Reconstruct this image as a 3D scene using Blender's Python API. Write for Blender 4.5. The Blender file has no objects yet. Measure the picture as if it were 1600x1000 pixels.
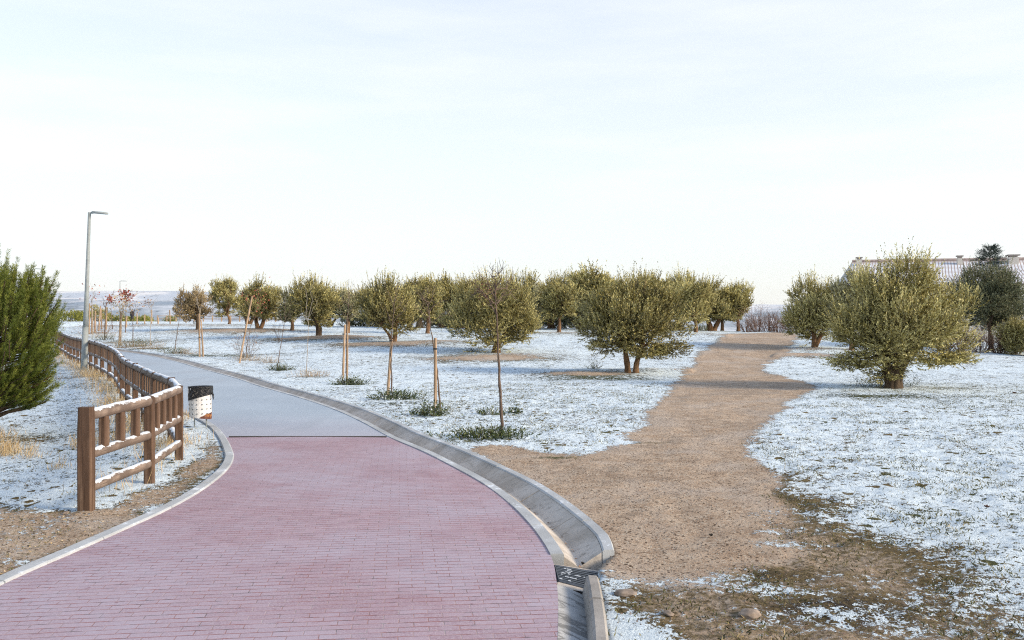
import bpy, bmesh, math, random
import numpy as np
from mathutils import Vector, Matrix, noise as mnoise

# ------------------------------------------------------------------ camera, sky, sun, exposure
SC = bpy.context.scene
COL = SC.collection
CAMZ, F = 1.8, 1422.0            # eye height and focal length in photo pixels (photo is 1600 x 1000)
cam_d = bpy.data.cameras.new('camera'); cam = bpy.data.objects.new('camera', cam_d); COL.objects.link(cam)
cam_d.sensor_width = 36; cam_d.lens = 36 * F / 1600
cam_d.clip_start = 0.1; cam_d.clip_end = 40000
cam.location = (0, 0, CAMZ); cam.rotation_euler = (math.radians(90), 0, 0)
SC.camera = cam

SUN_EL, SUN_AZ = math.radians(24), math.radians(110)     # azimuth clockwise from +Y (view direction): low sun from the right
sun_dir = Vector((math.sin(SUN_AZ) * math.cos(SUN_EL), math.cos(SUN_AZ) * math.cos(SUN_EL), math.sin(SUN_EL)))
W = bpy.data.worlds.new('World'); SC.world = W; W.use_nodes = True
wn, wl = W.node_tree.nodes, W.node_tree.links
wn.clear()
sky = wn.new('ShaderNodeTexSky'); sky.sky_type = 'NISHITA'; sky.sun_disc = False
sky.sun_elevation = SUN_EL; sky.sun_rotation = SUN_AZ; sky.air_density = 1.0; sky.dust_density = 1.0; sky.ozone_density = 1.5
tc = wn.new('ShaderNodeTexCoord'); mp = wn.new('ShaderNodeMapping'); mp.inputs['Scale'].default_value = (1.2, 1.2, 7.5)
mp.inputs['Rotation'].default_value = (0.05, 0.1, 0.4); mp.inputs['Location'].default_value = (0.35, 0.1, 0.6)
cn = wn.new('ShaderNodeTexNoise'); cn.inputs['Scale'].default_value = 2.2; cn.inputs['Detail'].default_value = 7; cn.inputs['Roughness'].default_value = 0.55
cr = wn.new('ShaderNodeValToRGB'); cr.color_ramp.elements[0].position = 0.42; cr.color_ramp.elements[1].position = 0.80
cr.color_ramp.elements[0].color = (0.70, 0.70, 0.70, 1); cr.color_ramp.elements[1].color = (1, 1, 1, 1)
mx = wn.new('ShaderNodeMix'); mx.data_type = 'RGBA'
mx.inputs['B'].default_value = (4.68, 4.76, 4.78, 1)       # thin bright winter cloud veil
bg = wn.new('ShaderNodeBackground'); bg.inputs['Strength'].default_value = 0.125
wo = wn.new('ShaderNodeOutputWorld')
wl.new(tc.outputs['Generated'], mp.inputs['Vector']); wl.new(mp.outputs[0], cn.inputs['Vector']); wl.new(cn.outputs['Fac'], cr.inputs[0])
zs = wn.new('ShaderNodeSeparateXYZ'); wl.new(tc.outputs['Generated'], zs.inputs[0])
vr = wn.new('ShaderNodeValToRGB'); els = vr.color_ramp.elements; els[0].position = 0.0; els[0].color = (1, 1, 1, 1); els[1].position = 1.0; els[1].color = (.08, .08, .08, 1)
e_ = els.new(.16); e_.color = (.96, .96, .96, 1); e_ = els.new(.36); e_.color = (.78, .78, .78, 1); e_ = els.new(.6); e_.color = (.22, .22, .22, 1)
vm = wn.new('ShaderNodeMath'); vm.operation = 'MULTIPLY'; wl.new(zs.outputs[2], vr.inputs[0]); wl.new(vr.outputs[0], vm.inputs[0]); wl.new(cr.outputs[0], vm.inputs[1])
wl.new(vm.outputs[0], mx.inputs['Factor']); wl.new(sky.outputs[0], mx.inputs['A']); wl.new(mx.outputs['Result'], bg.inputs[0]); wl.new(bg.outputs[0], wo.inputs[0])

sl = bpy.data.lights.new('sun', 'SUN'); sl.energy = 2.5; sl.angle = math.radians(15); sl.color = (1.0, 0.83, 0.63)
so = bpy.data.objects.new('sun', sl); COL.objects.link(so); so.rotation_euler = (-sun_dir).to_track_quat('-Z', 'Y').to_euler()
SC.view_settings.view_transform = 'Standard'; SC.view_settings.look = 'None'; SC.view_settings.gamma = 1
SC.view_settings.exposure = 0.95
SC.cycles.max_bounces = 6; SC.cycles.transparent_max_bounces = 8; SC.cycles.volume_bounces = 0; SC.cycles.use_denoising = False; SC.cycles.pixel_filter_type = 'BLACKMAN_HARRIS'; SC.cycles.filter_width = 1.15

RNG = np.random.default_rng(7)
random.seed(7)

# ------------------------------------------------------------------ numeric helpers
def sstep(a, b, x):
    t = np.clip((np.asarray(x, float) - a) / (b - a), 0, 1); return t * t * (3 - 2 * t)

def _h(i, j, s):
    v = np.sin(i * 127.1 + j * 311.7 + s * 74.7) * 43758.5453
    return v - np.floor(v)

def vnoise(x, y, s=0.0):
    i = np.floor(x); j = np.floor(y); fx = x - i; fy = y - j
    fx = fx * fx * (3 - 2 * fx); fy = fy * fy * (3 - 2 * fy)
    return (_h(i, j, s) * (1 - fx) + _h(i + 1, j, s) * fx) * (1 - fy) + (_h(i, j + 1, s) * (1 - fx) + _h(i + 1, j + 1, s) * fx) * fy

def fbm(x, y, o=3, s=0.0):
    t = 0; a = 1; n = 0
    for k in range(o):
        t = t + a * (vnoise(x * 2 ** k, y * 2 ** k, s + k * 3.1) - .5); n += a; a *= .5
    return t / n

def base_z(x, y):
    """The lie of the land: level by the path, rising to a crest, then falling into the valley."""
    x = np.asarray(x, float); y = np.asarray(y, float)
    u = x / np.maximum(y, 8.0)
    A = np.interp(u, [-.6, -.35, -.12, .1, .28, .42, .56, .7], [1.35, 1.35, 1.28, 1.15, 1.05, .75, .42, .4])
    s0 = np.interp(u, [-.5, -.35, -.2], [35, 32, 26.5]); s1 = np.interp(u, [-.5, -.35, -.2, .3, .55], [64, 62, 60, 56, 48])
    z = A * sstep(0, 1, (y - s0) / (s1 - s0))
    z = z + sstep(-.08, -.22, u) * .22 * sstep(60, 100, y)
    e0 = np.interp(u, [-.3, -.1, .1, .5], [190, 90, 63, 52])
    z = z - np.clip(y - e0, 0, None) * .10 * sstep(0, 8, y - e0)
    z = z + .2 * sstep(19, 28, y) * sstep(50, 38, y) * sstep(-.28, -.42, u) * (y < 60)
    r = np.hypot(x, y)
    z = np.maximum(z, -60 + 4 * fbm(x / 300, y / 300, 3, 5.0))
    z = z - sstep(150, 500, r) * np.maximum(0, 50 + z) * .9
    # the bank on the far side of the fence sinks gently
    fx = np.interp(y, [0, 8.5, 12, 16, 20, 27, 35, 42, 50], [-4.2, -4.1, -4.5, -6.5, -8.6, -12.4, -17.0, -21.2, -28])
    z = z - .045 * np.clip(fx - .4 - x, 0, 9) * (y < 90)
    return z

def hit(px, py, lo=3.0, hi=220.0):
    """Ground point seen at a pixel of the photo."""
    ys = np.linspace(lo, hi, 9000); xs = (px - 800) * ys / F
    d = (CAMZ - (py - 500) * ys / F) - base_z(xs, ys)
    k = int(np.argmax(d <= 0))
    if d[k] > 0: k = int(np.argmin(d))
    return Vector((xs[k], ys[k], float(base_z(xs[k], ys[k]))))

def gz(x, y): return float(base_z(x, y))

def sdf(poly, X, Y):
    """Signed distance to a closed polygon, negative inside."""
    P = np.array(poly, float); n = len(P)
    d = np.full(X.shape, 1e9); ins = np.zeros(X.shape, bool)
    for i in range(n):
        a = P[i]; b = P[(i + 1) % n]; e = b - a
        wx = X - a[0]; wy = Y - a[1]
        t = np.clip((wx * e[0] + wy * e[1]) / (e @ e + 1e-12), 0, 1)
        d = np.minimum(d, (wx - t * e[0]) ** 2 + (wy - t * e[1]) ** 2)
        c = ((a[1] > Y) != (b[1] > Y))
        if abs(e[1]) > 1e-9: ins ^= c & (X < e[0] * (Y - a[1]) / e[1] + a[0])
    d = np.sqrt(d)
    return np.where(ins, -d, d)

def resample(pts, step):
    """Catmull-Rom through points, evenly spaced."""
    P = [Vector(p) for p in pts]; Q = []
    for i in range(len(P) - 1):
        a = P[i - 1] if i else P[i] * 2 - P[i + 1]; b, c = P[i], P[i + 1]; d = P[i + 2] if i + 2 < len(P) else c * 2 - b
        m = max(2, int((c - b).length / (step * .25)))
        for k in range(m):
            t = k / m
            Q.append(.5 * ((2 * b) + (c - a) * t + (2 * a - 5 * b + 4 * c - d) * t * t + (3 * b - a - 3 * c + d) * t ** 3))
    Q.append(P[-1])
    L = [0]
    for i in range(1, len(Q)): L.append(L[-1] + (Q[i] - Q[i - 1]).length)
    n = max(1, round(L[-1] / step)); out = []; j = 0
    for k in range(n + 1):
        s = L[-1] * k / n
        while j < len(L) - 2 and L[j + 1] < s: j += 1
        t = (s - L[j]) / max(1e-9, L[j + 1] - L[j]); out.append(Q[j].lerp(Q[j + 1], min(1, t)))
    return out

# ------------------------------------------------------------------ object helpers
def tag(o, label=None, cat=None, group=None, kind=None):
    if label: o['label'] = label
    if cat: o['category'] = cat
    if group: o['group'] = group
    if kind: o['kind'] = kind
    return o

def empty(name, loc, label, cat, group=None, rz=0, scale=1):
    o = bpy.data.objects.new(name, None); COL.objects.link(o); o.location = loc; o.rotation_euler.z = rz; o.scale = (scale,) * 3
    o.empty_display_size = .2
    return tag(o, label, cat, group)

def link(name, me, parent=None, mats=()):
    o = bpy.data.objects.new(name, me); COL.objects.link(o)
    for m in mats: me.materials.append(m)
    if parent: o.parent = parent
    return o

def copy_tree(o, loc, rz, scale, label, parent=None):
    c = o.copy(); COL.objects.link(c)
    if parent: c.parent = parent
    else:
        c.location = loc; c.rotation_euler.z = rz; c.scale = (scale,) * 3 if not hasattr(scale, '__len__') else scale
        c['label'] = label
    for ch in list(o.children): copy_tree(ch, None, None, None, None, c)
    return c

def np_mesh(name, V, FQ, smooth=False, attrs=None, mat_idx=None):
    me = bpy.data.meshes.new(name)
    V = np.ascontiguousarray(V, np.float32); FQ = np.ascontiguousarray(FQ, np.int32); n, k = FQ.shape
    me.vertices.add(len(V)); me.vertices.foreach_set('co', V.ravel())
    me.loops.add(n * k); me.loops.foreach_set('vertex_index', FQ.ravel())
    me.polygons.add(n); me.polygons.foreach_set('loop_start', np.arange(0, n * k, k, dtype=np.int32))
    if mat_idx is not None: me.polygons.foreach_set('material_index', np.ascontiguousarray(mat_idx, np.int32))
    if smooth: me.polygons.foreach_set('use_smooth', np.ones(n, bool))
    for an, av in (attrs or {}).items():
        a = me.attributes.new(an, 'FLOAT', 'POINT'); a.data.foreach_set('value', np.ascontiguousarray(av, np.float32))
    me.update(calc_edges=True)
    return me

class MB:
    """Collects tubes, boxes and strips into one mesh."""
    def __init__(s): s.v = []; s.f = []; s.m = []; s.a = []
    def add(s, vs, fs, m=0):
        o = len(s.v); s.v += [tuple(v) for v in vs]; s.f += [tuple(i + o for i in f) for f in fs]; s.m += [m] * len(fs)
    def tube(s, pts, rad, n=6, m=0, cap=True, wob=0.0, seed=0):
        pts = [Vector(p) for p in pts]; N = len(pts)
        if not hasattr(rad, '__len__'): rad = [rad] * N
        up = Vector((.13, .07, 1)); vs = []; fs = []; prev = None
        for i, p in enumerate(pts):
            t = (pts[min(i + 1, N - 1)] - pts[max(i - 1, 0)]).normalized()
            if prev is None:
                a = t.cross(Vector((0, 0, 1)) if abs(t.z) < .9 else Vector((0, 1, 0))).normalized()
            else: a = (prev - t * prev.dot(t)).normalized()
            prev = a; b = t.cross(a)
            for k in range(n):
                th = 2 * math.pi * k / n; r = rad[i]
                if wob: r *= 1 + wob * mnoise.noise(Vector((math.cos(th) * 1.7 + seed, math.sin(th) * 1.7, i * .35)))
                vs.append(p + (a * math.cos(th) + b * math.sin(th)) * r)
        for i in range(N - 1):
            for k in range(n):
                fs.append((i * n + k, i * n + (k + 1) % n, (i + 1) * n + (k + 1) % n, (i + 1) * n + k))
        if cap: fs += [tuple(range(n - 1, -1, -1)), tuple((N - 1) * n + k for k in range(n))]
        s.add(vs, fs, m)
    def box(s, c, size, rz=0, m=0, taper=1.0, mtx=None):
        hx, hy, hz = size[0] / 2, size[1] / 2, size[2] / 2
        vs = []
        for z, t in ((-hz, 1), (hz, taper)):
            for x, y in ((-hx, -hy), (hx, -hy), (hx, hy), (-hx, hy)): vs.append(Vector((x * t, y * t, z)))
        R = mtx or Matrix.Rotation(rz, 3, 'Z')
        vs = [R @ v + Vector(c) for v in vs]
        s.add(vs, [(3, 2, 1, 0), (4, 5, 6, 7), (0, 1, 5, 4), (1, 2, 6, 5), (2, 3, 7, 6), (3, 0, 4, 7)], m)
    def build(s, name, mats, parent=None, smooth=False, bevel=0, seg=1):
        me = bpy.data.meshes.new(name); me.from_pydata(s.v, [], s.f)
        if not isinstance(mats, (list, tuple)): mats = [mats]
        for m in mats: me.materials.append(m)
        me.polygons.foreach_set('material_index', s.m)
        if smooth: me.polygons.foreach_set('use_smooth', [True] * len(s.f))
        me.update()
        o = bpy.data.objects.new(name, me); COL.objects.link(o)
        if parent: o.parent = parent
        if bevel:
            b = o.modifiers.new('bevel', 'BEVEL'); b.width = bevel; b.segments = seg; b.limit_method = 'ANGLE'
        return o

# ------------------------------------------------------------------ materials
class N:
    def __init__(s, name, rough=.8, spec=.3):
        s.mat = bpy.data.materials.new(name); s.mat.use_nodes = True; s.t = s.mat.node_tree; s.t.nodes.clear()
        s.out = s.new('ShaderNodeOutputMaterial'); s.b = s.new('ShaderNodeBsdfPrincipled')
        s.b.inputs['Roughness'].default_value = rough; s.b.inputs['Specular IOR Level'].default_value = spec
        s.l(s.b.outputs[0], s.out.inputs[0]); s._c = None
    def new(s, t, **k):
        n = s.t.nodes.new(t)
        for a, v in k.items(): setattr(n, a, v)
        return n
    def l(s, a, b): s.t.links.new(a, b)
    def coord(s, which='Object'):
        if s._c is None: s._c = s.new('ShaderNodeTexCoord')
        return s._c.outputs[which]
    def noise(s, scale, detail=4, rough=.55, vec=None, stretch=None, dist=0):
        n = s.new('ShaderNodeTexNoise'); n.inputs['Scale'].default_value = scale; n.inputs['Detail'].default_value = detail
        n.inputs['Roughness'].default_value = rough; n.inputs['Distortion'].default_value = dist
        v = vec or s.coord()
        if stretch:
            m = s.new('ShaderNodeMapping'); m.inputs['Scale'].default_value = stretch; s.l(v, m.inputs[0]); v = m.outputs[0]
        s.l(v, n.inputs['Vector']); return n.outputs['Fac']
    def vor(s, scale, out='Distance', feature='F1', vec=None):
        n = s.new('ShaderNodeTexVoronoi'); n.feature = feature; n.inputs['Scale'].default_value = scale; s.l(vec or s.coord(), n.inputs['Vector']); return n.outputs[out]
    def math(s, op, a, b=0.0, c=None, clamp=False):
        n = s.new('ShaderNodeMath', operation=op, use_clamp=clamp)
        for i, v in enumerate((a, b, c)):
            if v is None: continue
            if isinstance(v, (int, float)): n.inputs[i].default_value = v
            else: s.l(v, n.inputs[i])
        return n.outputs[0]
    def ramp(s, fac, stops, interp='LINEAR'):
        n = s.new('ShaderNodeValToRGB'); r = n.color_ramp; r.interpolation = interp
        while len(r.elements) < len(stops): r.elements.new(.5)
        for e, (p, c) in zip(r.elements, stops):
            e.position = p; e.color = (c, c, c, 1) if isinstance(c, (int, float)) else (*c, 1)
        s.l(fac, n.inputs[0]); return n.outputs[0]
    def smooth(s, fac, a, b):
        n = s.new('ShaderNodeMapRange', interpolation_type='SMOOTHSTEP'); s.l(fac, n.inputs[0])
        n.inputs[1].default_value = a; n.inputs[2].default_value = b; return n.outputs[0]
    def mix(s, fac, a, b, mode='MIX'):
        n = s.new('ShaderNodeMix', data_type='RGBA', blend_type=mode)
        for k, v in (('Factor', fac), ('A', a), ('B', b)):
            i = n.inputs[k]
            if isinstance(v, (int, float)): i.default_value = v if k == 'Factor' else (v, v, v, 1)
            elif isinstance(v, tuple): i.default_value = (*v, 1)
            else: s.l(v, i)
        return n.outputs['Result']
    def attr(s, name):
        n = s.new('ShaderNodeAttribute'); n.attribute_name = name; return n.outputs['Fac']
    def bump(s, h, strength=.5, dist=.01, prev=None):
        n = s.new('ShaderNodeBump'); n.inputs['Strength'].default_value = strength; n.inputs['Distance'].default_value = dist
        s.l(h, n.inputs['Height'])
        if prev: s.l(prev, n.inputs['Normal'])
        return n.outputs[0]
    def done(s, col, normal=None, rough=None):
        if isinstance(col, tuple): s.b.inputs['Base Color'].default_value = (*col, 1)
        else: s.l(col, s.b.inputs['Base Color'])
        if normal: s.l(normal, s.b.inputs['Normal'])
        if rough is not None: s.l(rough, s.b.inputs['Roughness'])
        return s.mat

SNOW = (.76, .82, .88)

def mat_ground():
    m = N('ground_snow_and_soil', .9, .2)
    cov, soil, grs, dark = m.attr('cov'), m.attr('soil'), m.attr('grs'), m.attr('dark')
    n1, n2, n3, n4 = m.noise(1.3, 4), m.noise(5, 5, .6), m.noise(15, 6, .68), m.noise(60, 4, .7)
    blot = m.noise(45, 3, .6)
    # bare path earth with grit
    pv = m.vor(55, 'Color'); pvs = m.new('ShaderNodeSeparateColor'); m.l(pv, pvs.inputs[0])
    earth = m.ramp(m.noise(3.2, 8, .68), [(.30, (.29, .20, .135)), (.47, (.445, .335, .24)), (.66, (.575, .465, .355))])
    earth = m.mix(m.smooth(m.noise(.9, 3), .45, .68), earth, (.50, .42, .345))
    earth = m.mix(m.math('MULTIPLY', m.smooth(m.noise(.55, 5, .6, dist=.6), .50, .64), .38), earth, (.215, .165, .125))
    earth = m.mix(m.smooth(pvs.outputs[0], .84, .9), earth, (.56, .48, .38))
    earth = m.mix(m.smooth(pvs.outputs[1], .88, .93), earth, (.13, .09, .06))
    # litter and short turf under the snow
    turf = m.ramp(m.noise(38, 6, .7), [(.28, (.030, .022, .012)), (.45, (.105, .078, .034)), (.58, (.20, .150, .07)), (.72, (.42, .32, .17))])
    green = m.ramp(m.noise(60, 4, .7), [(.3, (.018, .026, .008)), (.52, (.065, .078, .026)), (.75, (.18, .18, .06))])
    g = m.smooth(m.math('ADD', m.math('MULTIPLY', n2, .9), m.math('MULTIPLY_ADD', grs, .9, -.45)), .36, .62)
    under = m.mix(g, turf, green)
    under = m.mix(m.math('MULTIPLY', dark, m.smooth(n3, .35, .6)), under, (.028, .018, .013))
    sm = m.smooth(m.math('ADD', soil, m.math('MULTIPLY_ADD', n3, .9, -.45)), .35, .65)
    base = m.mix(sm, under, earth)
    # snow where the cover field and broken noise say so
    k = m.math('ADD', cov, m.math('MULTIPLY_ADD', n1, .8, -.4))
    k = m.math('ADD', k, m.math('MULTIPLY_ADD', n2, .95, -.475))
    k = m.math('ADD', k, m.math('MULTIPLY_ADD', n3, 2.4, -1.2))
    k = m.math('ADD', k, m.math('MULTIPLY_ADD', n4, 1.1, -.55))
    wv = m.new('ShaderNodeVectorMath', operation='MULTIPLY_ADD'); wn_ = m.new('ShaderNodeTexNoise'); wn_.inputs['Scale'].default_value = 9; wn_.inputs['Detail'].default_value = 4
    m.l(m.coord(), wn_.inputs['Vector']); m.l(wn_.outputs['Color'], wv.inputs[0]); wv.inputs[1].default_value = (.16, .16, .16); m.l(m.coord(), wv.inputs[2])
    for sc_, rad_, amt in ((5.0, .22, .85), (12, .20, .75)):
        vd, vc = m.vor(sc_, 'Distance', vec=wv.outputs[0]), m.vor(sc_, 'Color', vec=wv.outputs[0])
        vs_ = m.new('ShaderNodeSeparateColor'); m.l(vc, vs_.inputs[0])
        fl = m.smooth(m.math('SUBTRACT', vd, m.math('MULTIPLY', vs_.outputs[0], rad_ * 1.5)), .06, -.04)
        k = m.math('SUBTRACT', k, m.math('MULTIPLY', m.math('MULTIPLY', fl, amt), m.smooth(vs_.outputs[1], .35, .6)))
    sn = m.smooth(k, .485, .53)
    sncol = m.mix(m.smooth(blot, .35, .7), (.68, .80, .88), (.78, .89, .95))
    col = m.mix(sn, base, sncol)
    h = m.math('ADD', m.math('MULTIPLY', sn, 1.0), m.math('MULTIPLY', n4, .6))
    nrm = m.bump(h, .85, .025); nrm = m.bump(n3, .5, .03, nrm)
    return m.done(col, nrm)

def mat_pavers():
    m = N('frosted_red_pavers', .62, .35)
    mp_ = m.new('ShaderNodeMapping'); mp_.inputs['Rotation'].default_value = (0, 0, math.radians(-7.0)); m.l(m.coord(), mp_.inputs[0])
    warp = m.new('ShaderNodeTexNoise'); warp.inputs['Scale'].default_value = 3; m.l(mp_.outputs[0], warp.inputs['Vector'])
    wv = m.new('ShaderNodeVectorMath', operation='MULTIPLY_ADD'); m.l(warp.outputs['Color'], wv.inputs[0]); wv.inputs[1].default_value = (.022, .012, 0); m.l(mp_.outputs[0], wv.inputs[2])
    br = m.new('ShaderNodeTexBrick'); m.l(wv.outputs[0], br.inputs['Vector'])
    br.inputs['Scale'].default_value = 1; br.inputs['Brick Width'].default_value = .178; br.inputs['Row Height'].default_value = .0785
    br.inputs['Mortar Size'].default_value = .004; br.inputs['Mortar Smooth'].default_value = .35; br.inputs['Bias'].default_value = -.1
    br.inputs['Color1'].default_value = (.30, .18, .22, 1); br.inputs['Color2'].default_value = (.40, .275, .325, 1); br.inputs['Mortar'].default_value = (.5, .5, .5, 1)
    ys_ = m.new('ShaderNodeSeparateXYZ'); m.l(wv.outputs[0], ys_.inputs[0])
    fr = m.math('ABSOLUTE', m.math('SUBTRACT', m.math('FRACT', m.math('ADD', m.math('MULTIPLY', ys_.outputs[1], 1 / .0785), .5)), .5))
    mort = m.math('MAXIMUM', m.math('MULTIPLY', br.outputs['Fac'], .75), m.smooth(fr, .10, .035))
    mort = m.math('MULTIPLY', mort, m.math('MULTIPLY_ADD', m.smooth(m.noise(4.5, 5, .7, dist=.5), .36, .60), .55, .5))
    n1, n2, n3 = m.noise(.55, 4), m.noise(3.5, 6, .65), m.noise(70, 4, .7)
    col = m.mix(m.smooth(n3, .35, .7), br.outputs['Color'], (.45, .35, .39))
    frost = m.math('MULTIPLY', m.smooth(n1, .36, .62), .5)
    frost = m.math('ADD', frost, m.math('MULTIPLY', m.smooth(n2, .5, .72), .3))
    col = m.mix(frost, col, (.44, .41, .49))
    wear = m.smooth(m.noise(9, 5, .7), .62, .72)
    col = m.mix(m.math('MULTIPLY', wear, .6), col, (.20, .075, .085))
    col = m.mix(m.math('MULTIPLY', m.smooth(m.noise(.9, 5, .65, dist=.8), .50, .66), .22), col, (.27, .135, .165))
    grit = m.smooth(m.math('MULTIPLY', m.smooth(m.noise(140, 2, .5), .66, .72), m.smooth(m.noise(1.3, 4), .40, .62)), .3, .6)
    col = m.mix(m.math('MULTIPLY', grit, .6), col, (.62, .60, .62))
    jc = m.mix(m.smooth(m.noise(11, 4, .65), .50, .62), (.27, .085, .07), (.065, .03, .03))
    jc = m.mix(m.smooth(m.noise(2.4, 5), .55, .66), jc, (.36, .21, .22))
    col = m.mix(m.math('MULTIPLY', mort, .9), col, jc)
    speck = m.smooth(m.vor(7.3), .035, .02)
    col = m.mix(m.math('MULTIPLY', speck, m.smooth(m.noise(1.9), .5, .55)), col, (.06, .035, .03))
    pale = m.smooth(m.noise(2.1, 6, .75, stretch=(1, 2.6, 1)), .67, .76)
    col = m.mix(m.math('MULTIPLY', pale, .55), col, (.62, .60, .64))
    h = m.math('SUBTRACT', m.math('MULTIPLY', n3, .25), mort)
    return m.done(col, m.bump(h, .5, .006), m.ramp(n2, [(.3, .5), (.7, .75)]))

def mat_asphalt():
    m = N('frosty_asphalt', .6, .4)
    n1, n2, n3 = m.noise(.35, 4), m.noise(5, 6, .7), m.noise(160, 3, .8)
    col = m.ramp(n3, [(.3, (.30, .36, .42)), (.55, (.37, .445, .52)), (.75, (.45, .53, .62))])
    col = m.mix(m.smooth(n1, .42, .62), col, (.39, .465, .54))
    col = m.mix(m.math('MULTIPLY', m.smooth(n2, .55, .75), .4), col, (.24, .26, .29))
    sp = m.new('ShaderNodeSeparateXYZ'); m.l(m.coord(), sp.inputs[0])
    near = m.smooth(m.math('ADD', sp.outputs[1], m.math('MULTIPLY', n2, 3)), 19.5, 15.2)
    col = m.mix(m.math('MULTIPLY', near, .35), col, (.44, .34, .38))   # pink dust trodden off the pavers
    tr = m.noise(1.2, 4, .6, stretch=(1, .12, 1)); col = m.mix(m.math('MULTIPLY', m.smooth(tr, .52, .66), .35), col, (.30, .335, .38))
    tr2 = m.noise(2.3, 5, .7, dist=1.5); col = m.mix(m.math('MULTIPLY', m.smooth(tr2, .60, .68), .4), col, (.60, .655, .72))
    speck = m.smooth(m.vor(3.3), .03, .015)
    col = m.mix(m.math('MULTIPLY', speck, m.smooth(m.noise(1.1), .48, .55)), col, (.06, .06, .06))
    return m.done(col, m.bump(n3, .5, .004))

def mat_concrete(name, c1, c2, stain=.5, snow=0.0, wet=0.0):
    m = N(name, .85, .25)
    n1, n2, n3 = m.noise(1.6, 5, .6), m.noise(11, 6, .7), m.noise(90, 4, .75)
    col = m.mix(m.smooth(n1, .35, .65), c1, c2)
    col = m.mix(m.math('MULTIPLY', m.smooth(n2, .5, .7), stain), col, tuple(v * .62 for v in c1))
    col = m.mix(m.math('MULTIPLY', m.smooth(n3, .45, .75), .35), col, tuple(min(1, v * 1.35) for v in c2))
    if wet:
        w = m.smooth(m.noise(3.4, 5, .7, stretch=(1, 2.2, 1), dist=.6), .47, .54)
        col = m.mix(m.math('MULTIPLY', w, wet), col, tuple(v * .42 for v in c1))
    if snow:
        ge = m.new('ShaderNodeNewGeometry'); sp = m.new('ShaderNodeSeparateXYZ'); m.l(ge.outputs['Normal'], sp.inputs[0])
        s_ = m.math('MULTIPLY', m.smooth(m.math('ADD', n2, m.math('MULTIPLY', n1, .6)), .95 - snow, 1.05 - snow), m.smooth(sp.outputs[2], .5, .8))
        col = m.mix(s_, col, SNOW)
    return m.done(col, m.bump(m.math('ADD', n3, n2), .45, .004))

def mat_wood(name, c1, c2, snow=True, along='Z'):
    m = N(name, .8, .25)
    st = {'Z': (14, 14, .8), 'X': (.8, 14, 14)}[along]
    g1 = m.noise(1.0, 6, .65, stretch=st, dist=.4); g2 = m.noise(2.2, 3, .6)
    rnd = m.new('ShaderNodeObjectInfo').outputs['Random']
    col = m.ramp(g1, [(.30, tuple(v * .30 for v in c1)), (.47, c1), (.66, c2)])
    g3 = m.noise(1.0, 3, .5, stretch=tuple(v * 3 for v in st[:2]) + (st[2],) if along == 'Z' else (st[0],) + tuple(v * 3 for v in st[1:]))
    col = m.mix(m.math('MULTIPLY', m.smooth(g3, .60, .66), .75), col, tuple(v * .18 for v in c1))
    col = m.mix(m.smooth(g2, .42, .66), col, tuple(v * .7 for v in c1))
    col = m.mix(m.math('MULTIPLY', rnd, .35), col, tuple(v * .55 for v in c1))
    knot = m.smooth(m.vor(5), .09, .04)
    col = m.mix(m.math('MULTIPLY', knot, .7), col, tuple(v * .25 for v in c1))
    if snow:
        ge = m.new('ShaderNodeNewGeometry'); sp = m.new('ShaderNodeSeparateXYZ'); m.l(ge.outputs['Normal'], sp.inputs[0])
        e = m.math('ADD', sp.outputs[2], m.math('MULTIPLY_ADD', m.noise(9, 5, .7), 1.5, -.75))
        e = m.math('ADD', e, m.math('MULTIPLY_ADD', m.noise(50, 3, .7), .5, -.25))
        s_ = m.smooth(e, .58, .80)
        s_ = m.math('MULTIPLY', s_, m.smooth(sp.outputs[2], -.35, .1))
        col = m.mix(s_, col, SNOW)
    return m.done(col, m.bump(g1, .5, .006))

def mat_leaf(name, lo, mid, hi, under, trans=.10, rough=.55, snowy=False):
    m = N(name, rough, .3)
    t = m.attr('tint'); rnd = m.new('ShaderNodeObjectInfo').outputs['Random']
    f = m.math('ADD', m.math('MULTIPLY', t, .85), m.math('MULTIPLY', m.noise(.9, 3), .3))
    f = m.math('ADD', f, m.math('MULTIPLY_ADD', rnd, .2, -.16))
    col = m.ramp(f, [(.12, lo), (.5, mid), (.88, hi)] if not snowy else [(.12, lo), (.45, mid), (.68, hi), (.76, (.66, .73, .80))])
    ge = m.new('ShaderNodeNewGeometry')
    col = m.mix(m.math('MULTIPLY', ge.outputs['Backfacing'], .6), col, under)
    m.done(col)
    tr = m.new('ShaderNodeBsdfTranslucent'); m.l(col, tr.inputs[0]); ms = m.new('ShaderNodeMixShader'); ms.inputs[0].default_value = trans
    m.l(m.b.outputs[0], ms.inputs[1]); m.l(tr.outputs[0], ms.inputs[2]); m.l(ms.outputs[0], m.out.inputs[0])
    return m.mat

def mat_bark(name, c1, c2, sc=1.0):
    m = N(name, .9, .15)
    g = m.noise(7 * sc, 6, .7, stretch=(2.4, 2.4, .6), dist=.5)
    return m.done(m.ramp(g, [(.28, tuple(v * .35 for v in c1)), (.5, c1), (.75, c2)]), m.bump(g, .8, .03))

def mat_plain(name, c, rough=.6, metal=0.0, var=.25, sc=12):
    m = N(name, rough, .4); m.b.inputs['Metallic'].default_value = metal
    n = m.noise(sc, 5, .65)
    return m.done(m.mix(m.smooth(n, .3, .7), tuple(v * (1 - var) for v in c), tuple(min(1, v * (1 + var * .6)) for v in c)), m.bump(n, .15, .003))

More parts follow.
